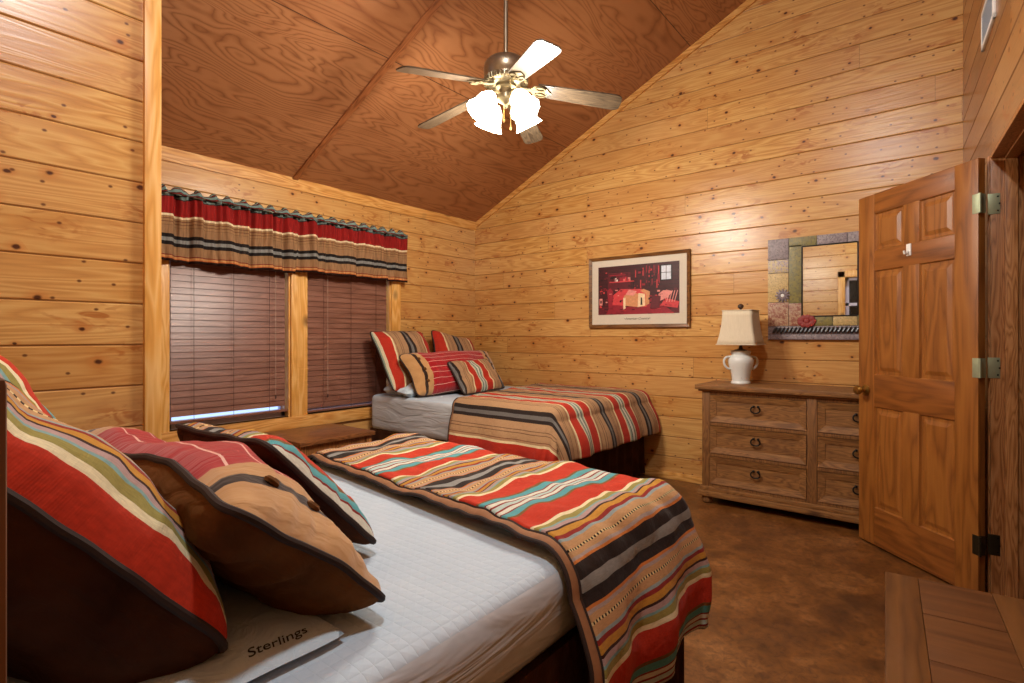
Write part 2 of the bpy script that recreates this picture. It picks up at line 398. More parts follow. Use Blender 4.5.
# ------------------------------------------------------------------ mesh helpers
class MB:
    def __init__(s): s.bm = bmesh.new(); s.uvl = None
    def box(s, x0, x1, y0, y1, z0, z1, bev=0, seg=2, mat=0, M_=None):
        vs = [s.bm.verts.new((x, y, z)) for x in (x0, x1) for y in (y0, y1) for z in (z0, z1)]
        fs = []
        for q in ((0, 1, 3, 2), (4, 6, 7, 5), (0, 4, 5, 1), (2, 3, 7, 6), (0, 2, 6, 4), (1, 5, 7, 3)):
            f = s.bm.faces.new([vs[i] for i in q]); f.material_index = mat; fs.append(f)
        geo = vs
        if bev:
            es = list({e for f in fs for e in f.edges})
            r = bmesh.ops.bevel(s.bm, geom=es, offset=bev, segments=seg, affect='EDGES', profile=.6)
            geo = list({v for f in r['faces'] for v in f.verts} | {v for v in vs if v.is_valid})
            for f in r['faces']: f.material_index = mat
        if M_ is not None:
            for v in geo: v.co = M_ @ v.co
        return s
    def tube(s, pts, r, seg=10, closed=False, mat=0, caps=True):
        pts = [Vector(p) for p in pts]; n = len(pts)
        rs = r if hasattr(r, '__len__') else [r] * n
        rings = []; prevn = None
        for i, p in enumerate(pts):
            a = pts[(i - 1) % n] if (closed or i > 0) else p
            b = pts[(i + 1) % n] if (closed or i < n - 1) else p
            t = (b - a)
            if t.length < 1e-9: t = Vector((0, 0, 1))
            t.normalize()
            if prevn is None:
                ref = Vector((0, 0, 1)) if abs(t.z) < .9 else Vector((1, 0, 0))
                nn = t.cross(ref).normalized()
            else:
                nn = prevn - t * prevn.dot(t)
                if nn.length < 1e-6: nn = t.orthogonal()
                nn.normalize()
            prevn = nn; bb = t.cross(nn)
            rings.append([s.bm.verts.new(p + (nn * math.cos(2 * PI * k / seg) + bb * math.sin(2 * PI * k / seg)) * rs[i]) for k in range(seg)])
        m = n if closed else n - 1
        for i in range(m):
            A, B = rings[i], rings[(i + 1) % n]
            for k in range(seg):
                f = s.bm.faces.new((A[k], A[(k + 1) % seg], B[(k + 1) % seg], B[k])); f.material_index = mat
        if not closed and caps:
            s.bm.faces.new(rings[0][::-1]).material_index = mat; s.bm.faces.new(rings[-1]).material_index = mat
        return s
    def lathe(s, prof, seg=32, c=(0, 0, 0), mat=0, flute=0, nfl=12, M_=None, cap=True):
        rings = []
        for r, z in prof:
            ring = []
            for k in range(seg):
                a = 2 * PI * k / seg
                rr = r * (1 + flute * math.cos(nfl * a))
                v = Vector((rr * math.cos(a), rr * math.sin(a), z))
                if M_ is not None: v = M_ @ v
                ring.append(s.bm.verts.new(v + Vector(c)))
            rings.append(ring)
        for A, B in zip(rings, rings[1:]):
            for k in range(seg):
                f = s.bm.faces.new((A[k], A[(k + 1) % seg], B[(k + 1) % seg], B[k])); f.material_index = mat
        if cap:
            if prof[0][0] > 1e-5: s.bm.faces.new(rings[0][::-1]).material_index = mat
            if prof[-1][0] > 1e-5: s.bm.faces.new(rings[-1]).material_index = mat
        return s
    def prism(s, poly, y0, y1, mat=0, plane='xz'):
        def P(a, b, h): return (a, h, b) if plane == 'xz' else ((a, b, h) if plane == 'xy' else (h, a, b))
        A = [s.bm.verts.new(P(a, b, y0)) for a, b in poly]; B = [s.bm.verts.new(P(a, b, y1)) for a, b in poly]
        n = len(poly)
        s.bm.faces.new(A[::-1]).material_index = mat; s.bm.faces.new(B).material_index = mat
        for i in range(n):
            s.bm.faces.new((A[i], A[(i + 1) % n], B[(i + 1) % n], B[i])).material_index = mat
        return s
    def grid(s, fn, nu, nv, uvf=None, closed_u=False):
        V = [[s.bm.verts.new(fn(i / nu, j / nv)) for j in range(nv + 1)] for i in range(nu + 1)]
        if uvf and s.uvl is None: s.uvl = s.bm.loops.layers.uv.new('UVMap')
        for i in range(nu):
            for j in range(nv):
                f = s.bm.faces.new((V[i][j], V[i + 1][j], V[i + 1][j + 1], V[i][j + 1]))
                if uvf:
                    for lp, (a, b) in zip(f.loops, ((i, j), (i + 1, j), (i + 1, j + 1), (i, j + 1))):
                        lp[s.uvl].uv = uvf(a / nu, b / nv)
        return s
    def xf(s, m):
        for v in s.bm.verts: v.co = m @ v.co
        return s

def obj(name, mb, mat, parent=None, smooth=True, angle=35, recalc=True):
    bm = mb.bm if isinstance(mb, MB) else mb
    if recalc: bmesh.ops.recalc_face_normals(bm, faces=bm.faces)
    me = bpy.data.meshes.new(name)
    bm.to_mesh(me); bm.free()
    for m in (mat if isinstance(mat, (list, tuple)) else [mat]): me.materials.append(M[m] if isinstance(m, str) else m)
    if smooth:
        me.polygons.foreach_set('use_smooth', [True] * len(me.polygons))
        if angle < 180:
            try: me.set_sharp_from_angle(angle=math.radians(angle))
            except Exception: pass
    o = bpy.data.objects.new(name, me)
    COL.objects.link(o)
    if parent is not None: o.parent = parent
    return o

def tag(o, label=None, cat=None, group=None, kind=None):
    if label: o['label'] = label
    if cat: o['category'] = cat
    if group: o['group'] = group
    if kind: o['kind'] = kind
    return o

def thing(name, label, cat, loc=(0, 0, 0), rot=(0, 0, 0), group=None, kind=None):
    o = bpy.data.objects.new(name, None)
    o.empty_display_size = .1
    COL.objects.link(o)
    o.location = loc
    o.rotation_euler = rot
    return tag(o, label, cat, group, kind)

def copy_thing(o, parent=None):
    c = o.copy(); COL.objects.link(c)
    if parent is not None: c.parent = parent
    for ch in o.children: copy_thing(ch, c)
    return c

def solidify(o, t, off=1):
    m = o.modifiers.new('thickness', 'SOLIDIFY'); m.thickness = t; m.offset = off
    return o

def text_mesh(body, size, depth=.0006, shear=.3, name='text'):
    cu = bpy.data.curves.new(name, 'FONT')
    cu.body = body; cu.size = size; cu.extrude = depth; cu.shear = shear
    cu.align_x = 'CENTER'; cu.align_y = 'CENTER'
    t = bpy.data.objects.new(name, cu); COL.objects.link(t)
    bpy.context.view_layer.update()
    me = bpy.data.meshes.new_from_object(t.evaluated_get(bpy.context.evaluated_depsgraph_get()))
    bpy.data.objects.remove(t)
    bm = bmesh.new(); bm.from_mesh(me)
    return bm

# ------------------------------------------------------------------ room shell
CEIL0, CEILS = 2.47, .475
def ceil_z(x): return CEIL0 + CEILS * x
PITCH, Z0 = .1706, .018
def board_wall(name, origin, rot, length, height, openings=(), clip=None, mat='pine', thick=.12):
    """local x along the wall, local z up, local y into the wall; one board row after another with a v-groove"""
    mb = MB()
    k = -1
    while True:
        a = Z0 + k * PITCH; b = a + PITCH; k += 1
        if a > height: break
        a = max(a, 0); b = min(b, height)
        cuts = {a, b}
        for (u0, u1, z0, z1) in openings:
            for zz in (z0, z1):
                if a + .002 < zz < b - .002: cuts.add(zz)
        cs = sorted(cuts)
        for lo, hi in zip(cs, cs[1:]):
            segs = [(0, length)]
            for (u0, u1, z0, z1) in openings:
                if z0 <= (lo + hi) / 2 <= z1:
                    ns = []
                    for s0, s1 in segs:
                        if u0 > s0: ns.append((s0, min(u0, s1)))
                        if u1 < s1: ns.append((max(u1, s0), s1))
                    segs = [q for q in ns if q[1] - q[0] > .001]
            for s0, s1 in segs:
                g0 = .005 if lo == a else 0; g1 = .005 if hi == b else 0
                poly = [(thick, lo), (g0, lo), (0, lo + .006 * (g0 > 0)), (0, hi - .006 * (g1 > 0)), (g1, hi), (thick, hi)]
                pp = []
                for q in poly:
                    if not pp or (abs(q[0] - pp[-1][0]) + abs(q[1] - pp[-1][1])) > 1e-6: pp.append(q)
                A = [mb.bm.verts.new((s0, yy, zz)) for yy, zz in pp]; B = [mb.bm.verts.new((s1, yy, zz)) for yy, zz in pp]
                n = len(pp)
                mb.bm.faces.new(A); mb.bm.faces.new(B[::-1])
                for i in range(n): mb.bm.faces.new((A[i], B[i], B[(i + 1) % n], A[(i + 1) % n]))
    if clip:
        co, no = clip
        bmesh.ops.bisect_plane(mb.bm, geom=mb.bm.verts[:] + mb.bm.edges[:] + mb.bm.faces[:], plane_co=co, plane_no=no, clear_outer=True)
    o = obj(name, mb, mat, smooth=False)
    o.location = origin; o.rotation_euler = (0, 0, rot)
    return tag(o, kind='structure')

Y_HEAD = -4.74
X_ALC = 1.44; Y_ALC = -3.592
RW0 = Vector((4.184, 0, 0)); RWD = Vector((.0681, -1, 0)).normalized(); RWA = math.atan2(RWD.y, RWD.x)
slope_no = Vector((-CEILS, 0, 1)).normalized()

fl = MB().box(-.15, 5.9, Y_HEAD - .15, .15, -.1, 0)
tag(obj('floor', fl, 'floor', smooth=False), kind='structure')
cl = MB()
cl.prism([(-.13, ceil_z(-.13)), (5.9, ceil_z(5.9)), (5.9, ceil_z(5.9) + .1), (-.13, ceil_z(-.13) + .1)], Y_HEAD - .15, .15)
tag(obj('ceiling', cl, 'ply', smooth=False), kind='structure')

WIN = [(-3.06, -2.187, .575, 2.02), (-2.047, -1.18, .575, 2.02)]
# window wall: local u = y - (Y_ALC - .1)
U0 = Y_ALC - .12
wl = board_wall('wall_left', (0, U0, 0), PI / 2, -U0, CEIL0, [(a - U0, b - U0, z0, z1) for a, b, z0, z1 in WIN])
wb = board_wall('wall_back', (-.13, 0, 0), 0, 4.5, 4.7, (), ((.13, 0, CEIL0), slope_no))
LR = 4.76 / abs(RWD.y)
door_u = (1.095 / abs(RWD.y), 1.93 / abs(RWD.y))
wr = board_wall('wall_right', RW0, RWA, LR, 4.42, [(door_u[0], door_u[1], 0, 2.062)], None, 'pine_shaded')
wh = board_wall('wall_front', (4.55, Y_HEAD, 0), PI, 4.67 - X_ALC, 4.75, [(4.55 - 3.72, 4.55 - 2.98, 1.30, 2.07)], ((4.55, 0, ceil_z(0)), Vector((CEILS, 0, 1)).normalized()) if False else None)
# the alcove walls: closet boxed into the corner, its long side faces the bed
wa = board_wall('wall_alcove', (X_ALC, Y_HEAD, -.029), PI / 2, Y_ALC - Y_HEAD, ceil_z(X_ALC) + .029)
we = board_wall('wall_alcove_end', (X_ALC - .02, Y_ALC, 0), PI, X_ALC + .02 - .0, ceil_z(0) + .02)
# corner post of the alcove
tr = MB().box(X_ALC - .012, X_ALC + .022, Y_ALC - .055, Y_ALC + .008, 0, ceil_z(X_ALC) - .01, .004)
tag(obj('trim_1', tr, 'trim_z'), kind='structure')
# crown along the window wall, rake trim on the back wall
tr = MB().prism([(0, 2.395), (.018, 2.395), (.030, 2.44), (.030, ceil_z(.03)), (0, ceil_z(0))], Y_ALC, 0)
tag(obj('trim_2', tr, 'trim_y', smooth=False), kind='structure')
tr = MB().prism([(0, ceil_z(0) - .055), (4.18, ceil_z(4.18) - .055), (4.18, ceil_z(4.18)), (0, ceil_z(0))], -.022, 0)
tag(obj('trim_3', tr, 'trim_x', smooth=False), kind='structure')
# ceiling battens
for i, yy in enumerate((-2.16, -4.6)):
    m_ = MB().box(0, 4.9, -.024, .024, -.014, 0, .003)
    o = obj('trim_%d' % (4 + i), m_, 'ply_trim')
    o.location = (0.02, yy, ceil_z(.02) + .0); o.rotation_euler = (0, -math.atan(CEILS), 0)
    tag(o, kind='structure')
tr = MB().box(0.02, 4.15, -.018, 0, 0, .06, .003)
tag(obj('baseboard_back', tr, 'trim_x'), kind='structure')
tr = MB().box(0, .018, Y_ALC, 0, 0, .06, .003)
tag(obj('baseboard_left', tr, 'trim_y'), kind='structure')

# windows
def window(i, y0, y1, z0, z1):
    w = thing('window_%d' % i, 'window behind the brown wood blind, %s' % ('nearer the closet corner' if i == 1 else 'nearer the corner bed'), 'window', (0, (y0 + y1) / 2, z0), kind='structure')
    W = (y1 - y0) / 2; H = z1 - z0
    m = MB()
    m.box(-.11, -.06, -W, -W + .045, 0, H, .004); m.box(-.11, -.06, W - .045, W, 0, H, .004)
    m.box(-.11, -.06, -W, W, 0, .05, .004); m.box(-.11, -.06, -W, W, H - .05, H, .004); m.box(-.105, -.065, -W, W, H / 2 - .02, H / 2 + .02, .004)
    obj('window_frame', m, 'sash', w)
    obj('pane', MB().box(-.09, -.086, -W + .04, W - .04, .04, H - .04), 'glass', w, False)
    m = MB()
    m.box(-.06, .0, -W - .0, -W + .012, 0, H); m.box(-.06, 0, W - .012, W, 0, H); m.box(-.06, 0, -W, W, H - .012, H)
    obj('reveal', m, 'trim_z', w, False)
    return w
for i, (a, b, z0, z1) in enumerate(WIN): window(i + 1, a, b, z0, z1)
# casings: centre post, right side, head board, sill board
tag(obj('trim_6', MB().box(0, .022, -2.187, -2.047, .575, 2.08, .004), 'trim_z'), kind='structure')
tag(obj('trim_7', MB().box(0, .022, -1.18, -1.075, .575, 2.08, .004), 'trim_z'), kind='structure')
tag(obj('trim_8', MB().box(0, .022, -3.17, -3.06, .575, 2.08, .004), 'trim_z'), kind='structure')
tag(obj('trim_9', MB().box(0, .026, -3.2, -1.06, 2.02, 2.12, .004), 'trim_y'), kind='structure')
tag(obj('trim_10', MB().box(-.06, .03, -3.2, -1.06, .478, .575, .004), 'trim_y'), kind='structure')

# window in the wall behind the camera (seen in the mirror)
w3 = thing('window_3', 'window in the wall behind the bed, mirrored on the back wall', 'window', (3.35, Y_HEAD, 1.30), kind='structure')
m = MB()
for bx in ((-.46, -.37, -.09, .86), (.37, .46, -.09, .86), (-.46, .46, .77, .86), (-.46, .46, -.09, 0)):
    m.box(bx[0], bx[1], 0, .022, bx[2], bx[3], .004)
obj('casing', m, 'trim_z', w3)
m = MB(); m.box(-.37, .37, -.1, -.06, 0, .04); m.box(-.37, .37, -.1, -.06, .36, .4); m.box(-.37, .37, -.1, -.06, .73, .77); m.box(-.37, -.33, -.1, -.06, 0, .77); m.box(.33, .37, -.1, -.06, 0, .77)
obj('window_frame', m, 'sash', w3)
obj('pane', MB().box(-.36, .36, -.09, -.085, .01, .76), 'glass_dark', w3, False)

# doorway in the right wall: jambs and the passage beyond
def rloc(u, v, z): # right wall frame -> world
    n = Vector((-RWD.y, RWD.x, 0))
    return RW0 + RWD * u + n * v + Vector((0, 0, z))
jm = thing('trim_11', None, None, RW0, (0, 0, RWA), kind='structure')
m = MB(); m.box(door_u[0] - .002, door_u[0] + .018, -.004, .135, 0, 2.062, .003); m.box(door_u[0] + .018, door_u[0] + .03, .045, .09, 0, 2.05, .002)
m.box(door_u[0] - .03, door_u[0] + .004, -.012, .0, 0, 2.06, .003)
obj('side_jamb', m, 'jamb', jm)
m = MB(); m.box(door_u[1] - .018, door_u[1] + .002, -.004, .135, 0, 2.062, .003)
obj('side_jamb', m, 'jamb', jm)
m = MB(); m.box(door_u[0], door_u[1], -.004, .135, 2.044, 2.064, .003); m.box(door_u[0] + .018, door_u[1], .045, .09, 2.032, 2.044)
obj('head_jamb', m, 'jamb', jm)
hw = board_wall('wall_passage', (5.6, 0, 0), -PI / 2, 4.8, 2.5, (), None, 'pine_shaded')
hw2 = board_wall('wall_passage_end', (4.35, -.35, 0), 0, 1.3, 2.5, (), None, 'pine_shaded')
hw3 = board_wall('wall_passage_near', (5.7, -4.5, 0), PI, 1.2, 2.5, (), None, 'pine_shaded')
tag(obj('ceiling_passage', MB().box(4.42, 5.7, -4.6, -.3, 2.45, 2.5), 'ply', smooth=False), kind='structure')

# ------------------------------------------------------------------ the six-panel door
HINGE = Vector((4.236, -1.148, .012)); LEAD = Vector((3.69, -.57, 0))
dv = LEAD - HINGE; da = math.atan2(dv.y, dv.x); DW, DH, DT = .76, 2.03, .035
door = thing('door_1', 'open six-panel wooden door in front of the dresser', 'door', HINGE, (0, 0, da), kind='structure')
zr = [0, .215, .80, .985, 1.585, 1.70, 1.915, DH]   # rail/panel levels
sx = [0, .122, .327, .432, .638, DW]               # hinge stile, panel, mullion, panel, lead stile
m = MB(); m.box(sx[0], sx[1], 0, DT, 0, DH, .002); m.box(sx[4], sx[5], 0, DT, 0, DH, .002)
obj('stile', m, 'door_z', door)
m = MB()
for a, b in ((1, 2), (3, 4), (5, 6)): m.box(sx[2], sx[3], .0005, DT - .0005, zr[a], zr[b], .001)
obj('mullion', m, 'door_z', door)
for a, b in ((0, 1), (2, 3), (4, 5), (6, 7)):
    obj('rail', MB().box(sx[1], sx[4], .0005, DT - .0005, zr[a], zr[b], .001), 'door_x', door)
def raised(mb, x0, x1, z0, z1, y0, y1, depth=.012, m1=.022, m2=.022):
    """raised field panel between y0 (front) and y1 (back)"""
    mid = (y0 + y1) / 2
    for s_, yy in ((1, y0), (-1, y1)):
        rect = [(0, .001), (.006, .010), (m1, .010), (m1 + m2, .003)]
        prev = None
        for d, h in rect:
            q = [mb.bm.verts.new((a, yy + s_ * h, c)) for a, c in ((x0 + d, z0 + d), (x1 - d, z0 + d), (x1 - d, z1 - d), (x0 + d, z1 - d))]
            if prev:
                for i in range(4): mb.bm.faces.new((prev[i], prev[(i + 1) % 4], q[(i + 1) % 4], q[i]))
            prev = q
        mb.bm.faces.new(prev)
for a, b in ((1, 2), (3, 4), (5, 6)):
    for c_, d_ in ((1, 2), (3, 4)):
        mm = MB(); raised(mm, sx[c_], sx[d_], zr[a], zr[b], 0, DT)
        obj('panel', mm, 'door_z', door, smooth=False)
KZ = .89
def knob(side):
    mm = MB(); R = Matrix.Rotation(PI / 2 * side, 4, 'X')
    mm.lathe([(.0, 0), (.031, 0), (.031, .006), (.013, .012), (.010, .028), (.016, .036), (.026, .046), (.028, .056), (.022, .066), (0, .070)], 24, M_=R)
    return mm
k1 = obj('knob', knob(1).xf(Matrix.Translation((DW - .06, 0, KZ))), 'brass', door)
k2 = obj('knob', knob(-1).xf(Matrix.Translation((DW - .06, DT, KZ))), 'brass', door)
obj('latch_plate', MB().box(DW - .0005, DW + .0015, .005, DT - .005, KZ - .03, KZ + .03, .001), 'brass', door)
for i, hz in enumerate((1.82, 1.06, .24)):
    hm = 'hinge' if i < 2 else 'hinge_dark'
    mm = MB(); mm.tube([(-.012, DT + .003, hz - .045), (-.012, DT + .003, hz + .045)], .0065, 12)
    mm.box(-.010, .028, DT - .001, DT + .002, hz - .045, hz + .045, .0008)
    mm.box(-.0035, -.0005, .0, DT, hz - .045, hz + .045, .0008)
    h_ = obj('hinge', mm, hm, door)
    # leaf on the jamb, screws
    lf = MB(); lf.box(door_u[0] + .0175, door_u[0] + .0205, -.014, .030, hz - .035, hz + .060, .0008)
    for sz in (-.02, .012, .045):
        lf.lathe([(0, 0), (.004, 0), (.003, .0018), (0, .0018)], 8, M_=Matrix.Rotation(PI / 2, 4, 'Y'), c=(door_u[0] + .0205, .022 + .006 * (sz == .012), hz + sz), mat=1)
    obj('hinge_leaf', lf, [hm, 'iron'], jm)
# small white coat hook stuck on the door
hk = thing('adhesive_hook', 'small white plastic hook stuck high on the open wooden door', 'hook', HINGE, (0, 0, da))
mm = MB(); mm.box(.375, .405, DT - .004, DT + .006, 1.635, 1.70, .004, 3)
obj('back_plate', mm, 'white_p', hk)
obj('hook_arm', MB().tube([(.39, DT + .004, 1.66), (.39, DT + .016, 1.645), (.39, DT + .026, 1.647), (.39, DT + .030, 1.663)], [.006, .006, .006, .005], 10), 'white_p', hk)
hk.location = HINGE

# high vent on the right wall
vt = thing('wall_vent', 'small pale blue grey vent set high on the right-hand wall', 'vent', RW0 + RWD * .885 + Vector((0, 0, 2.64)), (0, 0, RWA))
m = MB()
for bx in ((0, .36, 0, .022), (0, .36, .165, .187), (0, .022, 0, .187), (.338, .36, 0, .187)):
    m.box(bx[0], bx[1], -.012, .0, bx[2], bx[3], .002)
obj('frame', m, 'white_p', vt)
m = MB()
for k in range(9): m.box(.022, .338, -.010, -.002, .026 + k * .0155, .0365 + k * .0155, M_=None)
obj('louvre', m, 'vent', vt)

# ------------------------------------------------------------------ blinds and valance
def blind(y0, y1, ztop, zbot, label, lift, gap):
    W = (y1 - y0) / 2
    b = thing('window_blind', label, 'blind', (0, (y0 + y1) / 2, zbot), group='wood blinds on the window wall')
    H = ztop - zbot
    obj('headrail', MB().box(-.052, -.008, -W + .015, W - .015, H - .045, H - .002, .003), 'blind', b)
    m = MB(); n = 0; z = H - .07
    while z > .035:
        ang = math.radians(79)
        R = Matrix.Translation((-.03, 0, z)) @ Matrix.Rotation(ang, 4, 'Y')
        m.box(-.025, .025, -W + .028, W - .028, -.0014, .0014, M_=R)
        z -= .0445
    obj('slat', m, 'blind', b, smooth=False)
    obj('bottom_rail', MB().box(-.055, -.005, -W + .018, W - .018, .0, .018, .004), 'blind', b)
    m = MB()
    for yy in (-W * .62, 0, W * .62) if W > .38 else (-W * .6, W * .6): m.tube([(-.004, yy, .01), (-.004, yy, H - .04)], .0016, 6)
    obj('ladder_cord', m, 'cord', b)
    m = MB(); yy = W * lift
    m.tube([(.006, yy, H - .05), (.008, yy, H * .1)], .0016, 6)
    obj('lift_cord', m, 'cord_light', b)
    m = MB()
    m.lathe([(0, 0), (.006, .004), (.007, .02), (.003, .03), (0, .03)], 10, c=(.008, yy, H * .1 - .03))
    obj('cord_tassel', m, 'cord', b)
blind(WIN[0][0], WIN[0][1], 2.005, WIN[0][2] + .045, 'brown wood blind on the window nearer the closet corner, daylight under it', .72, .04)
blind(WIN[1][0], WIN[1][1], 2.005, WIN[1][2] + .012, 'brown wood blind on the window behind the corner bed', -.55, .01)

va = thing('valance', 'striped gathered valance across both windows above the blinds', 'valance', (0, -2.1, 1.70))
VY0, VY1 = -3.30 + 2.1, -1.055 + 2.1
def vfold(y, t):  # t 0 top .. 1 bottom
    n1 = noise.noise(Vector((y * 5.5, t * .6, 3))) ; n2 = noise.noise(Vector((y * 22, t * .8, 9)))
    hdr = math.exp(-((t - .30) / .10) ** 2)
    a = .020 + .035 * t
    return .085 + a * n1 * 1.5 + .042 * n2 + .026 * (abs(noise.noise(Vector((y * 12, 4, 1)))) ** .5 - .5) + .011 * math.sin(y * 150 + 2 * n1) * (1 - t) 
def vpt(i, j):
    y = VY0 + (VY1 - VY0) * i; t = j
    zt = .468 + .006 * math.sin(y * 37) + .012 * noise.noise(Vector((y * 14, 0, 0)))
    zb = .030 + .016 * noise.noise(Vector((y * 3.1, 7, 0))) + .006 * noise.noise(Vector((y * 11, 7, 0))) - (.012 if i < .5 else .0)
    return Vector((vfold(y, t), y + .01 * noise.noise(Vector((y * 9, t * 2, 5))) * t, zt + (zb - zt) * t))
m = MB().grid(vpt, 620, 22, lambda a, b: (a * 2.25, b * .999))
o = solidify(obj('gathered_panel', m, 'valance', va, angle=180), .003)
def hpt(i, j):
    y = VY0 + (VY1 - VY0) * i
    r = .024 + .010 * math.sin(y * 60 + 3 * noise.noise(Vector((y * 9, 1, 1)))) + .007 * noise.noise(Vector((y * 40, 2, 0)))
    a = j * PI * 1.15 - .25
    return Vector((.085 + r * 1.1 * math.cos(a), y + .006 * math.sin(y * 60 + j * 4), .470 + r * 1.5 * math.sin(a) - .004))
m = MB().grid(hpt, 620, 8, lambda a, b: (a * 2.25, b))
o = solidify(obj('ruffle_header', m, 'header', va, angle=180), .002)
obj('curtain_rod', MB().tube([(.07, VY0 - .02, .452), (.07, VY1 + .0, .452), (.05, VY1 + .012, .452), (.0, VY1 + .012, .452)], .007, 10), 'iron', va)
for yy in (VY1 - .02, VY0 + .04): obj('rod_bracket', MB().tube([(.0, yy, .452), (.07, yy, .452)], .008, 8), 'iron', va)

# ------------------------------------------------------------------ ceiling fan
fan = thing('ceiling_fan', 'five-blade ceiling fan with lit glass shades hanging from the sloped plywood ceiling', 'ceiling fan', (FAN.x, FAN.y, FAN.z))
rodtop = ceil_z(FAN.x) - FAN.z
obj('down_rod', MB().tube([(0, 0, .15), (0, 0, rodtop - .02)], .0125, 14), 'antique', fan)
obj('canopy', MB().lathe([(.02, rodtop - .14), (.03, rodtop - .13), (.07, rodtop - .06), (.078, rodtop + .03)], 28), 'antique', fan)
obj('motor_housing', MB().lathe([(.0, .175), (.025, .172), (.03, .155), (.06, .150), (.102, .137), (.122, .115), (.127, .09), (.124, .05), (.118, .04), (.118, .032), (.124, .028), (.110, .008), (.08, -.004), (0, -.004)], 48), 'antique', fan)
m = MB()
for k in range(40):
    a = 2 * PI * k / 40; R = Matrix.Rotation(a, 4, 'Z')
    m.box(.108, .128, -.004, .004, .004, .034, .002, 1, M_=R)
obj('vent_ring', m, 'fan_metal', fan)
def blade_poly(L0, L1, w0, w1, n=10):
    pts = [(L0, -w0)]
    for k in range(n + 1):
        a = -PI / 2 + PI * k / n
        pts.append((L1 - .05 + .05 * math.cos(a), w1 * (abs(math.sin(a)) ** .4) * (1 if math.sin(a) > 0 else -1)))
    pts.append((L0, w0))
    return pts
blade0 = None
for k in range(5):
    ang = YAW + math.radians(1 + 72 * k)
    b = bpy.data.objects.new('fan_blade', None)
    if blade0 is None:
        m = MB().prism(blade_poly(.185, .665, .052, .066), -.004, .004, plane='xy')
        blade0 = bl = obj('fan_blade', m, 'blade_top', fan, angle=30)
        mm = MB()
        # ornate bracket: arm with a scrolled flat plate
        mm.tube([(.085, 0, .0), (.12, 0, -.006), (.15, 0, -.004), (.19, 0, -.004)], [.013, .011, .010, .012], 10)
        mm.prism([(.145, -.012), (.165, -.040), (.20, -.046), (.235, -.030), (.262, 0), (.235, .030), (.20, .046), (.165, .040), (.145, .012)], -.010, -.004, plane='xy')
        mm.tube([(.2 + .028 * math.cos(t * PI / 8), .026 + .014 * math.sin(t * PI / 8), -.012) for t in range(16)], .004, 6, True)
        mm.tube([(.2 + .028 * math.cos(t * PI / 8), -.026 + .014 * math.sin(t * PI / 8), -.012) for t in range(16)], .004, 6, True)
        bi = obj('blade_bracket', mm, 'fan_metal', bl)
        br = bl
    else:
        br = copy_thing(blade0, fan)
    br.rotation_euler = (Matrix.Rotation(ang, 4, 'Z') @ Matrix.Rotation(math.radians(8.5), 4, 'Y') @ Matrix.Rotation(math.radians(-12), 4, 'X')).to_euler()
obj('light_fitter', MB().lathe([(0, -.002), (.06, -.004), (.062, -.02), (.04, -.03), (.035, -.05), (.05, -.06), (.052, -.085), (.03, -.10), (.012, -.112), (.010, -.13), (0, -.135)], 28), 'fan_metal', fan)
for k in range(4):
    a = YAW + math.radians(38 + 90 * k); ca, sa = math.cos(a), math.sin(a)
    arm = MB().tube([(ca * .04, sa * .04, -.06), (ca * .075, sa * .075, -.05), (ca * .095, sa * .095, -.062), (ca * .10, sa * .10, -.08)], .008, 10)
    ao = obj('lamp_arm', arm, 'fan_metal', fan)
    R = Matrix.Translation((ca * .098, sa * .098, -.078)) @ Matrix.Rotation(a, 4, 'Z') @ Matrix.Rotation(math.radians(-33), 4, 'Y') @ Matrix.Rotation(PI, 4, 'X')
    sh = MB().lathe([(.024, 0), (.034, .012), (.052, .04), (.059, .07), (.063, .098), (.074, .125), (.084, .14)], 48, M_=R, cap=False, flute=.03, nfl=12)
    so = solidify(obj('lamp_shade', sh, 'lit', fan, angle=180), .003)
    bo = obj('bulb', MB().lathe([(0, .02), (.015, .03), (.026, .055), (.024, .075), (0, .09)], 16, M_=R), 'lit', fan)
    ld = bpy.data.lights.new('fan_bulb_light', 'POINT'); ld.energy = FAN_POWER; ld.color = (1, .94, .84); ld.shadow_soft_size = .05
    lo = bpy.data.objects.new('fan_bulb_light', ld); COL.objects.link(lo)
    lo.location = FAN + (R @ Vector((0, 0, .19)))
m = MB()
for sx_, ln in ((.02, .16), (-.03, .10)):
    m.tube([(sx_, .02, -.08), (sx_, .02, -.08 - ln)], .0018, 6); m.lathe([(0, 0), (.005, .006), (.005, .02), (0, .026)], 10, c=(sx_, .02, -.08 - ln - .02))
obj('pull_chain', m, 'brass', fan)

# added fill lamp: unseen glass globe that brightens the room beyond the fan bulbs
pn = thing('fill_pendant', 'added glass globe fill lamp hanging out of view from the sloped ceiling above the foreground bed', 'lamp', FILL_PENDANT)
pt_ = ceil_z(FILL_PENDANT.x) - FILL_PENDANT.z
obj('cord', MB().tube([(0, 0, .12), (0, 0, pt_)], .004, 8), 'iron', pn)
obj('cap', MB().lathe([(0, .14), (.03, .13), (.05, .10), (.05, .085)], 20), 'antique', pn)
m = MB().lathe([(.05, .09), (.09, .075), (.125, .03), (.13, 0), (.115, -.05), (.07, -.10), (0, -.12)], 28)
g_ = G('fill lamp opal glass', .4, .5); M['opal'] = g_.out('#fff6e6', Emission_Color=lin('#fff1d8'), Emission_Strength=6.0)
obj('globe', m, 'opal', pn, angle=180)
for dz in (-.22,):
    ld = bpy.data.lights.new('fill_pendant_light', 'POINT'); ld.energy = FILL_PENDANT_POWER; ld.color = (.90, .96, 1); ld.shadow_soft_size = .10
    lo = bpy.data.objects.new('fill_pendant_light', ld); COL.objects.link(lo); lo.location = FILL_PENDANT + Vector((0, 0, -.16))

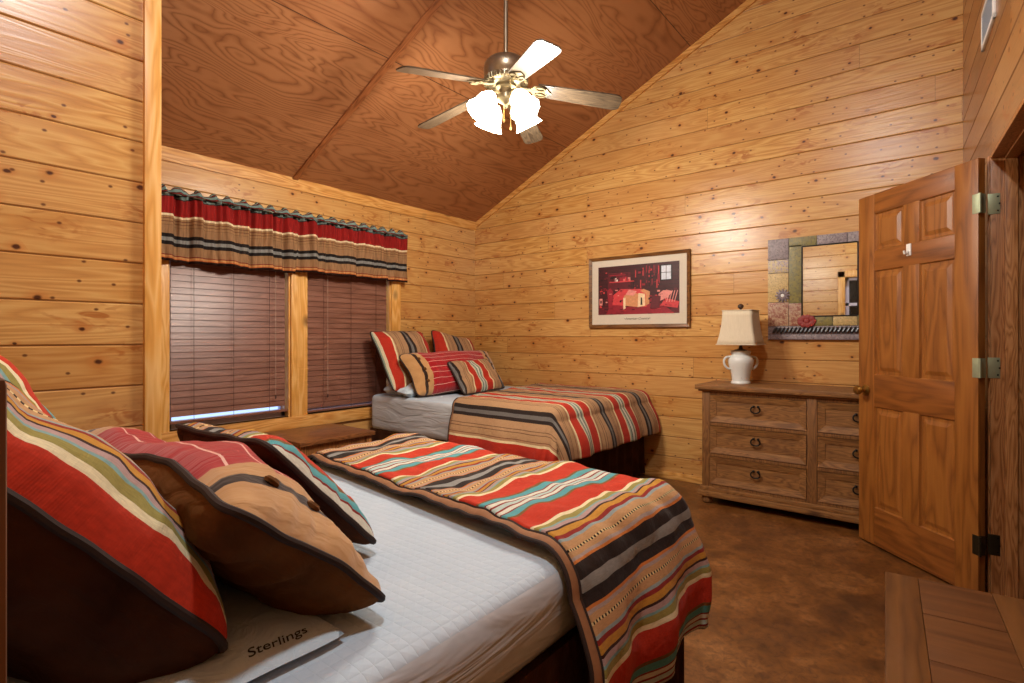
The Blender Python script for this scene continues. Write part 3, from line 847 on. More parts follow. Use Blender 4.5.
# ------------------------------------------------------------------ beds
def sheeted(name, x0, x1, y0, y1, z0, z1, r, parent, mat_top='sheet', sag=.0):
    m = MB(); m.box(x0, x1, y0, y1, z0, z1, r, 6)
    uvl = m.bm.loops.layers.uv.new('UVMap')
    for f in m.bm.faces:
        f.normal_update()
        n = f.normal
        up = abs(n.z) > .55
        f.material_index = 0 if up else 1
        for lp in f.loops:
            c = lp.vert.co
            lp[uvl].uv = (c.x, c.y) if up else ((c.y, c.z) if abs(n.x) > abs(n.y) else (c.x, c.z))
    return obj(name, m, ['sheet', 'sheet_side'], parent, angle=60)

class Drape:
    """a cloth lying on the top of a bed and hanging over its edges"""
    def __init__(s, x0, x1, y0, y1, top, r, folds=.02, seed=0, flare=.05, puff=.012, zmin=.06):
        s.__dict__.update(locals())
    def pt(s, a, b, extra=0.0):
        r = s.r
        qx = min(max(a, s.x0 + r), s.x1 - r); qy = min(max(b, s.y0 + r), s.y1 - r)
        dx, dy = a - qx, b - qy; L0 = math.hypot(dx, dy); L = (dx ** 4 + dy ** 4) ** .25
        nz = noise.noise(Vector((a * 6 + s.seed, b * 6, .3))) + .5 * noise.noise(Vector((a * 14, b * 14 + s.seed, 2)))
        if L < 1e-6:
            return Vector((a, b, s.top + s.puff * nz + extra))
        ux, uy = dx / L0, dy / L0
        arc = r * PI / 2
        if L < arc:
            th = L / r; out = r * math.sin(th) ; dz = r * (1 - math.cos(th))
            k = (1 + s.puff * nz / r * .8)
            return Vector((qx + ux * (out * k + extra * math.sin(th)), qy + uy * (out * k + extra * math.sin(th)), s.top - dz + s.puff * nz * math.cos(th) + extra * math.cos(th)))
        h = L - arc
        side = qx + qy if True else 0
        t = (b if abs(ux) > abs(uy) else a) + .25 * math.atan2(uy, ux)
        fold = s.folds * min(1, h / .15) * (math.sin(t * 17 + s.seed) + .7 * noise.noise(Vector((t * 9, s.seed, 0))) * 1.5)
        bul = .03 * math.sin(min(1, h / .3) * PI) 
        o = r * (1 + s.puff * nz / r * .5) + fold + s.flare * h + bul + extra
        return Vector((qx + ux * o, qy + uy * o, max(s.zmin, s.top - r - h)))

def comforter(name, label, dr, a0, a1, bfun0, b1, axis, mat, loc, na=150, nb=90, stripes_a=True, s0=0, group=None):
    """a across the bed, b along it; bfun0(a) is the folded edge. axis 'y': bed length along y; 'x': along x"""
    th = thing(name, label, 'comforter', loc, group=group)
    L = Vector(loc)
    def P(i, j, ex=0):
        a = a0 + (a1 - a0) * i; b = bfun0(a) + (b1 - bfun0(a)) * j
        p = dr.pt(a, b, ex) if axis == 'y' else dr.pt(b, a, ex)
        return p - L
    def U(i, j):
        a = a0 + (a1 - a0) * i; b = bfun0(a) + (b1 - bfun0(a)) * j
        return (a - s0, b)
    m = MB().grid(lambda i, j: P(i, j, .012), na, nb, U)
    o = obj('striped_cover', m, mat, th, angle=180)
    solidify(o, .024, 0)
    # piping all round
    lp = [P(i / na, 0, .014) for i in range(na + 1)] + [P(1, j / nb, .012) for j in range(1, nb + 1)] + [P(1 - i / na, 1, .012) for i in range(1, na + 1)] + [P(0, 1 - j / nb, .012) for j in range(1, nb)]
    obj('piping', MB().tube(lp, .0065, 8, True), 'piping', th)
    # turned-back hem: tan band and a second row of piping outside it
    def B(i, j):
        a = a0 + (a1 - a0) * i; b = bfun0(a) - .030 * j
        p = dr.pt(a, b, .012 - .006 * j + .006 * math.sin(j * PI)) if axis == 'y' else dr.pt(b, a, .012 - .006 * j)
        return p - L
    o = obj('turned_hem', MB().grid(B, na, 4, lambda a, b: (a, b)), 'underside', th, angle=180); solidify(o, .006, 0)
    obj('hem_piping', MB().tube([B(i / na, 1) + Vector((0, 0, .003)) for i in range(na + 1)], .0055, 8), 'piping', th)
    return th

# near bed: length along y, head behind the left edge of the picture
B1 = dict(x0=1.97, x1=3.40, y0=-4.60, y1=-2.68, top=.69)
bed = thing('bed', 'large bed in the foreground with a white quilted sheet and wooden headboard', 'bed', (2.685, -3.64, 0))
ox, oy = 2.685, -3.64
sheeted('mattress', B1['x0'] - ox, B1['x1'] - ox, B1['y0'] - oy, B1['y1'] - oy, .50, .69, .07, bed)
obj('box_spring', MB().box(B1['x0'] + .02 - ox, B1['x1'] - .012 - ox, B1['y0'] - oy, B1['y1'] - .02 - oy, .16, .50, .03, 4), 'brown', bed)
m = MB()
def skirt(i, j):
    P_ = [(B1['x0'], B1['y0']), (B1['x0'], B1['y1']), (B1['x1'] - .005, B1['y1']), (B1['x1'] - .005, B1['y0'])]
    L_ = [1.92, 1.43, 1.92]; t = i * sum(L_); k = 0
    while k < 2 and t > L_[k]: t -= L_[k]; k += 1
    f = min(1, t / L_[k]); a, b = Vector(P_[k]), Vector(P_[k + 1]); p = a.lerp(b, f); d = (b - a).normalized(); n = Vector((-d.y, d.x))
    w = .012 * math.sin(i * 330) * j
    p = p + n * (w + .01)
    return Vector((p.x - ox, p.y - oy, .515 - .48 * j))
obj('bed_skirt', m.grid(skirt, 400, 6), 'brown', bed, angle=180)
for px_, py_ in ((B1['x0'] + .06, B1['y0'] + .06), (B1['x1'] - .06, B1['y0'] + .06), (B1['x0'] + .06, B1['y1'] - .08), (B1['x1'] - .06, B1['y1'] - .08)):
    obj('leg', MB().lathe([(.03, 0), (.035, .16)], 12, c=(px_ - ox, py_ - oy, 0)), 'dark_wood', bed)
hb = MB(); hb.box(B1['x0'] - .05 - ox, B1['x1'] + .04 - ox, -4.70 - oy, -4.66 - oy, .45, 1.15, .01); hb.box(B1['x0'] - .07 - ox, B1['x1'] + .06 - ox, -4.715 - oy, -4.645 - oy, 1.15, 1.2, .012)
obj('headboard', hb, 'post_wood', bed)

# tall post of wood right beside the camera: end post of a partition rail
po = thing('newel_post', 'square wooden post in the immediate foreground beside the striped pillow', 'post', (3.527, -4.412, 0))
m = MB(); m.box(-.03, .03, -.03, .03, 0, 1.19, .006); m.box(-.026, .026, -.026, .026, 1.19, 1.215, .008)
obj('shaft', m, 'post_wood', po)
obj('foot_block', MB().box(-.045, .045, -.045, .045, 0, .12, .008), 'post_wood', po)

dr1 = Drape(B1['x0'] - .01, B1['x1'] + .025, -5.2, B1['y1'] + .03, .715, .10, folds=.016, seed=3, flare=.10, puff=.020, zmin=.12)
comforter('striped_comforter', 'striped comforter folded to the foot of the white foreground bed', dr1, 1.97 - .36, 3.43 + .370,
          lambda a: -3.20 - .13 * (a - 1.97), B1['y1'] + .36, 'y', 'stripe_quilt_a', (2.7, -2.95, .69), 170, 90, s0=2.155)

# far bed: length along x, head against the window wall
B2 = dict(x0=.07, x1=2.03, y0=-1.47, y1=-.06, top=.70)
bed2 = thing('bed', 'smaller bed in the corner under the windows with a red and tan comforter', 'bed', (1.05, -.765, 0))
ox, oy = 1.05, -.765
sheeted('mattress', B2['x0'] - ox, B2['x1'] - ox, B2['y0'] - oy, B2['y1'] - oy, .38, .70, .06, bed2)
obj('box_spring', MB().box(B2['x0'] + .02 - ox, B2['x1'] - .02 - ox, B2['y0'] + .02 - oy, B2['y1'] - .0 - oy, .18, .38, .03, 4), 'brown', bed2)
m = MB()
def skirt2(i, j):
    P_ = [(B2['x0'], B2['y1']), (B2['x1'] + .02, B2['y1']), (B2['x1'] + .02, B2['y0']), (B2['x0'], B2['y0'])]
    L_ = [1.96, 1.41, 1.96]; t = i * sum(L_); k = 0
    while k < 2 and t > L_[k]: t -= L_[k]; k += 1
    f = min(1, t / L_[k]); a, b = Vector(P_[k]), Vector(P_[k + 1]); p = a.lerp(b, f); d = (b - a).normalized(); n = Vector((-d.y, d.x))
    w = .02 * math.sin(i * 260) * j + .01 * noise.noise(Vector((i * 60, 0, 0)))
    p = p + n * (w - .005)
    if k == 0: p.y = min(p.y, -.035)
    return Vector((p.x - ox, p.y - oy, .40 - .37 * j))
obj('bed_skirt', m.grid(skirt2, 400, 6), 'brown', bed2, angle=180)
for px_, py_ in ((.15, -1.38), (1.93, -1.38), (.15, -.15), (1.93, -.15)):
    obj('leg', MB().lathe([(.03, 0), (.035, .18)], 12, c=(px_ - ox, py_ - oy, 0)), 'dark_wood', bed2)
dr2 = Drape(-.5, B2['x1'] + .05, B2['y0'] - .03, .03, .725, .075, folds=.012, seed=11, flare=.32, puff=.008, zmin=.25)
comforter('striped_comforter', 'striped comforter over the foot half of the corner bed under the framed print', dr2, -1.50 - .30, -.045,
          lambda a: 1.17 - .24 * (a + 1.5) / 1.45, B2['x1'] + .34, 'x', 'stripe_quilt_b', (1.6, -.8, .7), 120, 110, s0=-1.53)

# ------------------------------------------------------------------ pillows
def pillow(name, label, w, h, t, bottom, H_dir, W_dir, front, back, group=None, cat='pillow', uvs=(1, 1), uv0=(0, 0), rot_uv=False, buttons=None, n=36, bend=0, pinch=.07, sag=0, seed=1, piping=True, crease=.012, ff=1, bf=1, crn=.07):
    """bottom: world point of the middle of its lower edge; H_dir up along the pillow; W_dir along its width; the front faces W x H"""
    Hd = Vector(H_dir).normalized(); Wd = Vector(W_dir); Wd = (Wd - Hd * Wd.dot(Hd)).normalized(); Nd = Wd.cross(Hd)
    mat3 = Matrix((Wd, Nd, Hd)).transposed()    # local x = width, y = Nd, z = up
    if mat3.determinant() < 0: mat3 = Matrix((Wd, Nd, Hd)).transposed()
    # Wd x Nd = Wd x (Wd x Hd) = -Hd : flip width axis so the frame stays right-handed
    mat3 = Matrix((-Wd, Nd, Hd)).transposed()
    th = thing(name, label, cat, bottom, mat3.to_euler(), group)
    def P(u, v, side):
        cr = 1 - crn * (abs(u) * abs(v)) ** 8; x = w / 2 * u * (1 - pinch * (1 - v * v)) * cr; z = h / 2 + h / 2 * v * (1 - pinch * (1 - u * u)) * cr
        f = max(0, (1 - u ** 4) * (1 - v ** 4)) ** .5 * (1 - .28 * (u * u + v * v) / 2)
        y = t / 2 * f
        nz = noise.noise(Vector((u * 2.2 + seed, v * 2.2, side * 3.0)))
        e = (1 - f)
        y += crease * nz * 2 * f + crease * e * f * 2.5 * noise.noise(Vector((u * 7 + seed, v * 7, side)))
        wv_ = .03 * t / .2 * noise.noise(Vector((x * 3.5 + seed, z * 3.5, 1.7))) + .005 * noise.noise(Vector((x * 13 + seed, z * 13, 1.7)))
        if sag: x *= 1 + sag * (1 - (v + 1) / 2); 
        y *= ff if side > 0 else bf
        y = side * y - bend * (v * v) * .5 * h + wv_ * (1 if t > .08 else .3)
        return Vector((x, y, z))
    def UV(u, v):
        a, b = (w / 2 * u, h / 2 * v)
        if rot_uv: a, b = b, a
        return (a * uvs[0] + uv0[0], b * uvs[1] + uv0[1])
    fr = obj('front', MB().grid(lambda i, j: P(i * 2 - 1, j * 2 - 1, 1), n, n, lambda i, j: UV(i * 2 - 1, j * 2 - 1)), front, th, angle=180)
    bk = obj('back', MB().grid(lambda i, j: P(i * 2 - 1, j * 2 - 1, -1), n, n, lambda i, j: UV(i * 2 - 1, j * 2 - 1)), back, th, angle=180)
    if piping:
        lp = [P(-1 + 2 * k / n, -1, 0) for k in range(n)] + [P(1, -1 + 2 * k / n, 0) for k in range(n)] + [P(1 - 2 * k / n, 1, 0) for k in range(n)] + [P(-1, 1 - 2 * k / n, 0) for k in range(n)]
        obj('piping', MB().tube(lp, .007, 8, True), 'piping', th)
    if buttons:
        for bu, bv in buttons:
            p = P(bu, bv, 1)
            obj('button', MB().lathe([(0, -.004), (.013, -.004), (.015, .002), (.011, .007), (0, .006)], 14, M_=Matrix.Translation(p) @ Matrix.Rotation(-PI / 2, 4, 'X')), 'brown2', th)
    return th

# near bed: two square striped pillows against the headboard, a long bolster, a small cushion, a flat white pillow
UPA = (0, -.275, .335)
pillow('euro_pillow', 'large square striped pillow with dark brown back, nearest the camera on the foreground bed', .66, .66, .30, (2.90, -4.085, .705), UPA, (-1, -.06, 0),
       'stripe_pillow_a', 'brown', 'square striped pillows on the foreground bed', uv0=(-.122, 0), seed=2, uvs=(1.0, 1), n=48, crease=.018, ff=.85, bf=1.12)
pillow('euro_pillow', 'square red and striped pillow behind the nearest one on the foreground bed', .62, .62, .24, (2.22, -4.12, .735), (0, -.22, .37), (-1, -.06, 0),
       'stripe_pillow_a', 'brown', 'square striped pillows on the foreground bed', uv0=(.24, 0), seed=6, n=36)
pillow('bolster_pillow', 'long brown backed pillow with red middle and buttoned tan end, leaning on the foreground bed', .92, .39, .24, (2.83, -3.82, .712), (0.0, -.27, .275), (-1, -.02, 0),
       'bolster', 'brown2', seed=4, buttons=[(.78, -.55), (.78, 0), (.78, .55), (-.78, -.55), (-.78, 0), (-.78, .55)], n=48, crease=.018, ff=.75, bf=.95)
pillow('throw_pillow', 'small striped cushion with teal stripe lying before the long pillow on the foreground bed', .50, .40, .13, (2.77, -3.635, .712), (0, -.27, .27), (-1, -.0, 0),
       'stripe_pillow_a', 'brown', seed=8, uv0=(.06, 0))
fp = pillow('flat_pillow', 'thin white pillow lying flat under the brown pillow with a word pen-written on it', .80, .52, .040, (2.88, -3.905, .705), (0, -1, .0), (-1, 0, 0), 'linen', 'linen', seed=3, piping=False, pinch=.02, crease=.004, crn=.02)
from mathutils.bvhtree import BVHTree
tb = text_mesh('Sterlings', .030, .0003, .35, 'writing')
bmesh.ops.transform(tb, matrix=Matrix.Translation((3.222, -4.005, .80)) @ Matrix.Rotation(math.radians(90), 4, 'Z'), verts=tb.verts)
fp_m = Matrix.LocRotScale(fp.location, fp.rotation_euler, None)
me_ = [c_ for c_ in fp.children if c_.name.startswith('front')][0].data
bv = BVHTree.FromPolygons([fp_m @ v.co for v in me_.vertices], [tuple(p.vertices) for p in me_.polygons])
for v in tb.verts:
    hit = bv.ray_cast(Vector((v.co.x, v.co.y, 1.0)), Vector((0, 0, -1)))
    if hit[0] is not None: v.co.z = hit[0].z + .0006 + (.0004 if v.co.z > .80 else 0)
wr_ = obj('writing', tb, 'ink', None, smooth=False, recalc=False)
wr_.data.transform(fp_m.inverted()); wr_.parent = fp

# far bed
UPF = (-.34, 0, .56)
pillow('euro_pillow', 'striped square pillow leaning on the window end of the corner bed', .63, .63, .20, (.44, -1.21, .73), UPF, (-.05, 1, .03), 'stripe_pillow_b', 'brown', 'square striped pillows on the corner bed', uv0=(.0, 0), seed=21)
pillow('euro_pillow', 'tilted striped square pillow in the corner of the room behind the red bolster', .58, .58, .20, (.42, -.62, .73), (-.32, .10, .62), (-.1, 1, .13), 'stripe_pillow_b', 'brown', 'square striped pillows on the corner bed', uv0=(.0, 0), seed=25)
pillow('bolster_pillow', 'long red pinstriped pillow with buttoned tan ends on the corner bed', 1.16, .44, .22, (.68, -.87, .715), (-.26, 0, .34), (0, 1, 0), 'bolster_far', 'brown2', seed=31, buttons=[(.80, -.5), (.80, 0), (.80, .5), (-.80, -.5), (-.80, 0), (-.80, .5)], n=40)
pillow('throw_pillow', 'small striped cushion in front of the long red pillow on the corner bed', .54, .36, .14, (.86, -.80, .715), (-.22, .0, .27), (.06, 1, 0), 'stripe_small', 'brown', seed=35, uv0=(.24, 0))
pillow('flat_pillow', 'crumpled white pillow under the striped pillow at the window end of the corner bed', .55, .34, .10, (.60, -1.22, .74), (-1, 0, .06), (0, 1, 0), 'linen', 'linen', seed=37, piping=False, crease=.03)

# ------------------------------------------------------------------ nightstand
ns = thing('nightstand', 'dark stained wooden nightstand under the windows between the two beds', 'nightstand', (.34, -2.155, 0))
NZ = .485
obj('top', MB().box(-.30, .30, -.315, .315, NZ - .03, NZ, .005), 'night_x', ns)
for sx_ in (-.26, .25):
    for sy_ in (-.275, .275):
        obj('leg', MB().box(sx_ - .025, sx_ + .025, sy_ - .025, sy_ + .025, 0, NZ - .03, .004), 'night_z', ns)
for bx in ((-.235, .225, -.285, -.265, NZ - .12, NZ - .03), (-.235, .225, .265, .285, NZ - .12, NZ - .03), (-.27, -.25, -.25, .25, NZ - .12, NZ - .03)):
    obj('apron', MB().box(*bx, .002), 'night_z', ns)
dw = obj('drawer', MB().box(.245, .268, -.245, .245, NZ - .145, NZ - .035, .003), 'night_z', ns)
obj('knob', MB().lathe([(0, 0), (.008, 0), (.008, .012), (.015, .02), (.012, .03), (0, .032)], 14, M_=Matrix.Rotation(PI / 2, 4, 'Y'), c=(.268, 0, NZ - .09)), 'iron', dw)
obj('lower_shelf', MB().box(-.26, .25, -.27, .27, .14, .16, .003), 'night_z', ns)

# ------------------------------------------------------------------ dresser
DX0, DX1, DY0, DY1, DZ = 2.70, 3.96, -.48, -.03, .865
ds = thing('dresser', 'rustic wooden dresser with iron ring pulls against the back wall', 'dresser', (DX0, DY0, 0))
LD = DX1 - DX0; DD = DY1 - DY0
def ds_top():
    m = MB(); m.box(-.045, LD + .045, -.035, DD, DZ - .034, DZ, .006); m.box(-.025, LD + .025, -.018, DD, DZ - .048, DZ - .034, .004); return m
obj('top', ds_top(), 'rustic_x', ds)
m = MB(); m.box(0, .02, .0, DD, .06, DZ - .045); m.box(LD - .02, LD, .0, DD, .06, DZ - .045); m.box(.02, LD - .02, DD - .02, DD, .06, DZ - .045); m.box(.02, LD - .02, .03, DD - .02, .06, .09)
obj('case', m, 'rustic_z', ds)
m = MB(); m.box(-.03, LD + .03, -.03, DD, .055, .095, .008); m.box(-.015, LD + .015, -.014, DD, .095, .125, .006)
obj('base_moulding', m, 'rustic_x', ds)
cols = [(.055, .685), (.745, LD - .055)]
rows = [(.145, .345), (.370, .570), (.595, .795)]
m = MB()
for a, b in ((0, .055), (.685, .745), (LD - .055, LD)): m.box(a, b, -.004, .022, .125, DZ - .048, .003)
for a, b in ((.125, .145), (.345, .370), (.570, .595), (.795, DZ - .048)): m.box(.05, LD - .05, 0, .02, a, b, .002)
obj('face_frame', m, 'rustic_z', ds)
for (z0, z1) in rows:
    for ci, (x0, x1) in enumerate(cols):
        m = MB(); w_ = .045
        m.box(x0 + .003, x1 - .003, .008, .03, z0 + .003, z1 - .003)
        # mitred moulding around a recessed field
        for poly in ([(x0 + .003, z0 + .003), (x1 - .003, z0 + .003), (x1 - w_, z0 + w_), (x0 + w_, z0 + w_)], [(x0 + .003, z1 - .003), (x0 + w_, z1 - w_), (x1 - w_, z1 - w_), (x1 - .003, z1 - .003)],
                     [(x0 + .003, z0 + .003), (x0 + w_, z0 + w_), (x0 + w_, z1 - w_), (x0 + .003, z1 - .003)], [(x1 - .003, z0 + .003), (x1 - .003, z1 - .003), (x1 - w_, z1 - w_), (x1 - w_, z0 + w_)]):
            cx = sum(p_[0] for p_ in poly) / 4; cz = sum(p_[1] for p_ in poly) / 4
            A = [m.bm.verts.new((p_[0], -.006 if (abs(p_[0] - x0 - .003) < .001 or abs(p_[0] - x1 + .003) < .001) and (abs(p_[1] - z0 - .003) < .001 or abs(p_[1] - z1 + .003) < .001) else .004, p_[1])) for p_ in poly]
            Bv = [m.bm.verts.new((p_[0], .012, p_[1])) for p_ in poly]
            m.bm.faces.new(A); m.bm.faces.new(Bv[::-1])
            for i in range(4): m.bm.faces.new((A[i], A[(i + 1) % 4], Bv[(i + 1) % 4], Bv[i]))
        dwr = obj('drawer', m, 'rustic_x', ds, smooth=False)
        xc = (x0 + x1) / 2; zc = (z0 + z1) / 2 + .012
        mm = MB()
        pts = [(xc + .030 * math.cos(t), -.012 - .004 * math.sin(t * 2), zc + .002 + .024 * math.sin(t)) for t in [math.radians(118 + k * 304 / 20) for k in range(21)]]
        mm.tube(pts, .0048, 8)
        for sgn in (-1, 1):
            mm.lathe([(0, 0), (.008, 0), (.008, .01), (0, .016)], 10, M_=Matrix.Rotation(PI / 2, 4, 'X'), c=(xc + sgn * .015, .006, zc + .022))
        obj('ring_pull', mm, 'iron', dwr)
for fx_ in (.03, LD - .03):
    for fy in (.02, DD - .05):
        obj('bun_foot', MB().lathe([(.02, 0), (.034, .008), (.040, .026), (.034, .046), (.028, .056)], 20, c=(fx_, fy, 0)), 'rustic_z', ds)

# lamp
lp = thing('table_lamp', 'white urn table lamp with linen shade standing on the dresser', 'lamp', (2.905, -.245, DZ))
prof = [(0, 0), (.066, 0), (.069, .006), (.066, .016), (.061, .022), (.061, .035), (.066, .07), (.078, .115), (.088, .15), (.090, .175), (.080, .20), (.066, .212), (.066, .222), (.072, .236), (.070, .245), (.05, .247), (0, .247)]
obj('urn_body', MB().lathe(prof, 40), 'ceramic', lp)
for sgn in (-1, 1):
    pts = []
    for k in range(15):
        t = k / 14
        a = math.radians(75 - 190 * t)
        pts.append((sgn * (.092 + .042 * math.cos(a) * (1 - .3 * t) - .012 * t), 0, .155 + .045 * math.sin(a)))
    pts = [(sgn * .062, 0, .205)] + pts + [(sgn * .060, 0, .10), (sgn * .050, -.0, .09)]
    rot = Matrix.Rotation(YAW, 4, 'Z')
    obj('handle', MB().tube(pts, .008, 10).xf(rot), 'ceramic', lp)
obj('cap', MB().lathe([(.045, .246), (.046, .252), (.016, .258), (.012, .275), (.010, .285)], 20), 'dark_wood', lp)
obj('harp', MB().tube([(0, 0, .28), (0, 0, .555)], .004, 8), 'antique', lp)
ZB, ZT, RB, RT = .290, .545, .140, .106
m = MB()
def ring(h, z, n=6, r=.02):
    pts = []
    for qx, qy, a0_ in ((1, 1, 0), (-1, 1, 90), (-1, -1, 180), (1, -1, 270)):
        for k in range(n + 1):
            a = math.radians(a0_ + 90 * k / n)
            pts.append(Vector((qx * (h - r) + r * math.cos(a), qy * (h - r) + r * math.sin(a), z)))
    return [m.bm.verts.new(p) for p in pts]
rings = []
for k in range(7):
    t = k / 6; hh = RB + (RT - RB) * t - .008 * math.sin(t * PI)
    rings.append(ring(hh, ZB + (ZT - ZB) * t))
for A, B_ in zip(rings, rings[1:]):
    for k in range(len(A)): m.bm.faces.new((A[k], A[(k + 1) % len(A)], B_[(k + 1) % len(A)], B_[k]))
sh = solidify(obj('shade', m, 'shade', lp, angle=40), .003, -1)
for zz, hh in ((ZB + .002, RB), (ZT - .002, RT)):
    m = MB(); pts = []
    for qx, qy, a0_ in ((1, 1, 0), (-1, 1, 90), (-1, -1, 180), (1, -1, 270)):
        for k in range(5):
            a = math.radians(a0_ + 90 * k / 4); pts.append((qx * (hh - .02) + .0215 * math.cos(a), qy * (hh - .02) + .0215 * math.sin(a), zz))
    m.tube(pts, .004, 6, True)
    obj('shade_trim', m, 'shade', lp)
m = MB()
for a in (0, 90, 180, 270):
    m.tube([(0, 0, ZT - .01), ((RT - .01) * math.cos(math.radians(a)), (RT - .01) * math.sin(math.radians(a)), ZT - .01)], .002, 6)
obj('spider', m, 'antique', lp)
obj('finial', MB().lathe([(0, .540), (.008, .546), (.006, .555), (.014, .562), (.022, .572), (.020, .584), (.010, .593), (0, .595)], 18), 'dark_wood', lp)

# ------------------------------------------------------------------ framed print on the back wall
pc = thing('framed_print', 'framed red cabin bedroom print hanging on the back wall', 'picture', (1.959, -.002, 1.297))
PW, PH = .962, .648
m = MB(); w_ = .028
hx = PW / 2
for poly in ([(-hx, 0), (hx, 0), (hx - w_, w_), (-hx + w_, w_)], [(-hx, PH), (-hx + w_, PH - w_), (hx - w_, PH - w_), (hx, PH)],
             [(-hx, 0), (-hx + w_, w_), (-hx + w_, PH - w_), (-hx, PH)], [(hx, 0), (hx, PH), (hx - w_, PH - w_), (hx - w_, w_)]):
    A = [m.bm.verts.new((a, -.028 if abs(a) > hx - .001 or b < .001 or b > PH - .001 else -.02, b)) for a, b in poly]
    Bv = [m.bm.verts.new((a, 0, b)) for a, b in poly]
    m.bm.faces.new(A); m.bm.faces.new(Bv[::-1])
    for i in range(4): m.bm.faces.new((A[i], A[(i + 1) % 4], Bv[(i + 1) % 4], Bv[i]))
obj('frame', m, 'frame_wood', pc, smooth=False)
obj('mat_board', MB().box(-hx + .02, hx - .02, -.012, -.001, .02, PH - .02), 'mat_board', pc, False)
m = MB(); names = list(PAINT.keys()); mats = ['paint_' + k for k in names]
ax0, ax1, az0, az1 = -.388, .388, .118, .560
layer = [0]
def paint(poly, col):
    layer[0] += 1
    y = -.0125 - layer[0] * .00004
    vs = [m.bm.verts.new((ax0 + (ax1 - ax0) * a, y, az0 + (az1 - az0) * b)) for a, b in poly]
    f = m.bm.faces.new(vs); f.material_index = names.index(col)
def R_(a0, b0, a1, b1, col): paint([(a0, b0), (a1, b0), (a1, b1), (a0, b1)], col)
R_(0, 0, 1, 1, 'wall'); R_(0, 0, 1, .16, 'maroon'); paint([(.1, 0), (.95, 0), (.7, .3), (.2, .3)], 'red')
for k in range(9): R_(0, .34 + k * .075, 1, .345 + k * .075, 'dark')
R_(.13, .50, .42, .86, 'maroon'); R_(.15, .66, .44, .68, 'bright'); R_(.15, .80, .36, .82, 'red')
rnd = random.Random(3)
for k in range(14): a = .16 + rnd.random() * .26; R_(a, .68, a + .02, .68 + .04 + rnd.random() * .06, rnd.choice(['pink', 'bright', 'white', 'red']))
for k in range(26):
    a = .45 + rnd.random() * .32; b = .5 + rnd.random() * .3; R_(a, b, a + .012, b + .16, rnd.choice(['dark', 'maroon', 'red', 'bright']))
R_(.78, .64, .92, .95, 'dark'); R_(.795, .66, .905, .93, 'window'); R_(.847, .66, .853, .93, 'dark'); R_(.795, .79, .905, .80, 'dark')
paint([(.14, .14), (.19, .12), (.20, .48), (.16, .55), (.12, .50)], 'red')
paint([(.19, .2), (.62, .14), (.66, .36), (.56, .5), (.30, .52), (.20, .40)], 'bright')
paint([(.33, .18), (.52, .14), (.53, .40), (.45, .44), (.34, .38)], 'tan')
paint([(.36, .4), (.46, .37), (.50, .46), (.40, .5)], 'pink')
paint([(.51, .14), (.60, .16), (.60, .40), (.52, .42)], 'cream'); paint([(.545, .18), (.57, .18), (.565, .32), (.55, .34)], 'dark')
paint([(.60, .16), (.65, .2), (.66, .44), (.58, .50), (.54, .46), (.61, .40)], 'tan')
paint([(.33, .10), (.36, .12), (.36, .34), (.33, .34)], 'cream')
paint([(.78, .15), (.98, .10), (1, .22), (.84, .30)], 'bright'); paint([(.77, .24), (.86, .30), (.93, .42), (.83, .47), (.76, .38)], 'pink')
for k in range(4): paint([(.85 + k * .03, .22), (.86 + k * .03, .22), (.895 + k * .03, .44), (.885 + k * .03, .44)], 'pink')
for k in range(110):
    a = rnd.random() * .95; b = .1 + rnd.random() * .8; w_ = .008 + rnd.random() * .03; h_ = .008 + rnd.random() * .035
    if .77 < a + w_ and a < .93 and b + h_ > .62: continue
    if .3 < a < .62 and .12 < b < .5: continue
    R_(a, b, a + w_, b + h_, rnd.choice(['dark', 'maroon', 'red', 'wall', 'bright'] if b > .5 else ['dark', 'maroon', 'bright', 'pink', 'red']))
paint([(.66, .1), (.77, .1), (.79, .34), (.69, .36)], 'maroon'); R_(.02, .2, .06, .34, 'pink'); R_(.03, .24, .05, .3, 'dark')
for k in range(30):
    a = rnd.random() * .9; b = rnd.random() * .16; R_(a, b, a + .04, b + .01, rnd.choice(['dark', 'bright', 'red', 'maroon']))
obj('print', m, mats, pc, smooth=False, recalc=False)
tb = text_mesh('\u2022American Country\u2022', .030, .0003, .35, 'caption')
bmesh.ops.transform(tb, matrix=Matrix.Translation((0, -.0128, .078)) @ Matrix.Rotation(PI / 2, 4, 'X'), verts=tb.verts)
obj('caption', tb, 'ink', pc, smooth=False, recalc=False)

# ------------------------------------------------------------------ mirror
mr = thing('wall_mirror', 'square patchwork framed mirror hanging above the dresser', 'mirror', (3.042, -.002, 1.193))
S = .757
obj('frame_back', MB().box(0, S, -.02, 0, 0, S, .003), 'patch_purple', mr)
gx0, gx1, gz0, gz1 = .235, .580, .172, .682
obj('glass', MB().box(gx0 + .002, gx1 - .002, -.0245, -.0215, gz0 + .002, gz1 - .002), 'mirror', mr, False)
def tile(x0, x1, z0, z1, mat, d=.008, nm='frame_tile'):
    obj(nm, MB().box(x0 + .0015, x1 - .0015, -.022 - d, -.019, z0 + .0015, z1 - .0015, .002), mat, mr)
tile(0, .145, .60, S, 'patch_purple'); tile(0, .145, .50, .60, 'patch_pale'); tile(0, .145, .28, .50, 'patch_yellow'); tile(0, .145, .10, .28, 'patch_rust')
tile(.145, gx0, .27, .70, 'patch_olive'); tile(.145, gx0, .10, .27, 'patch_rust'); tile(.145, .33, .685, S, 'patch_olive')
tile(.33, .52, .685, S, 'patch_purple'); tile(.52, S, .685, S, 'patch_purple')
tile(gx1, S, .40, .682, 'patch_purple'); tile(gx1, S, .10, .40, 'patch_olive'); tile(gx0, .43, .10, .17, 'patch_olive'); tile(.43, gx1, .10, .17, 'patch_yellow')
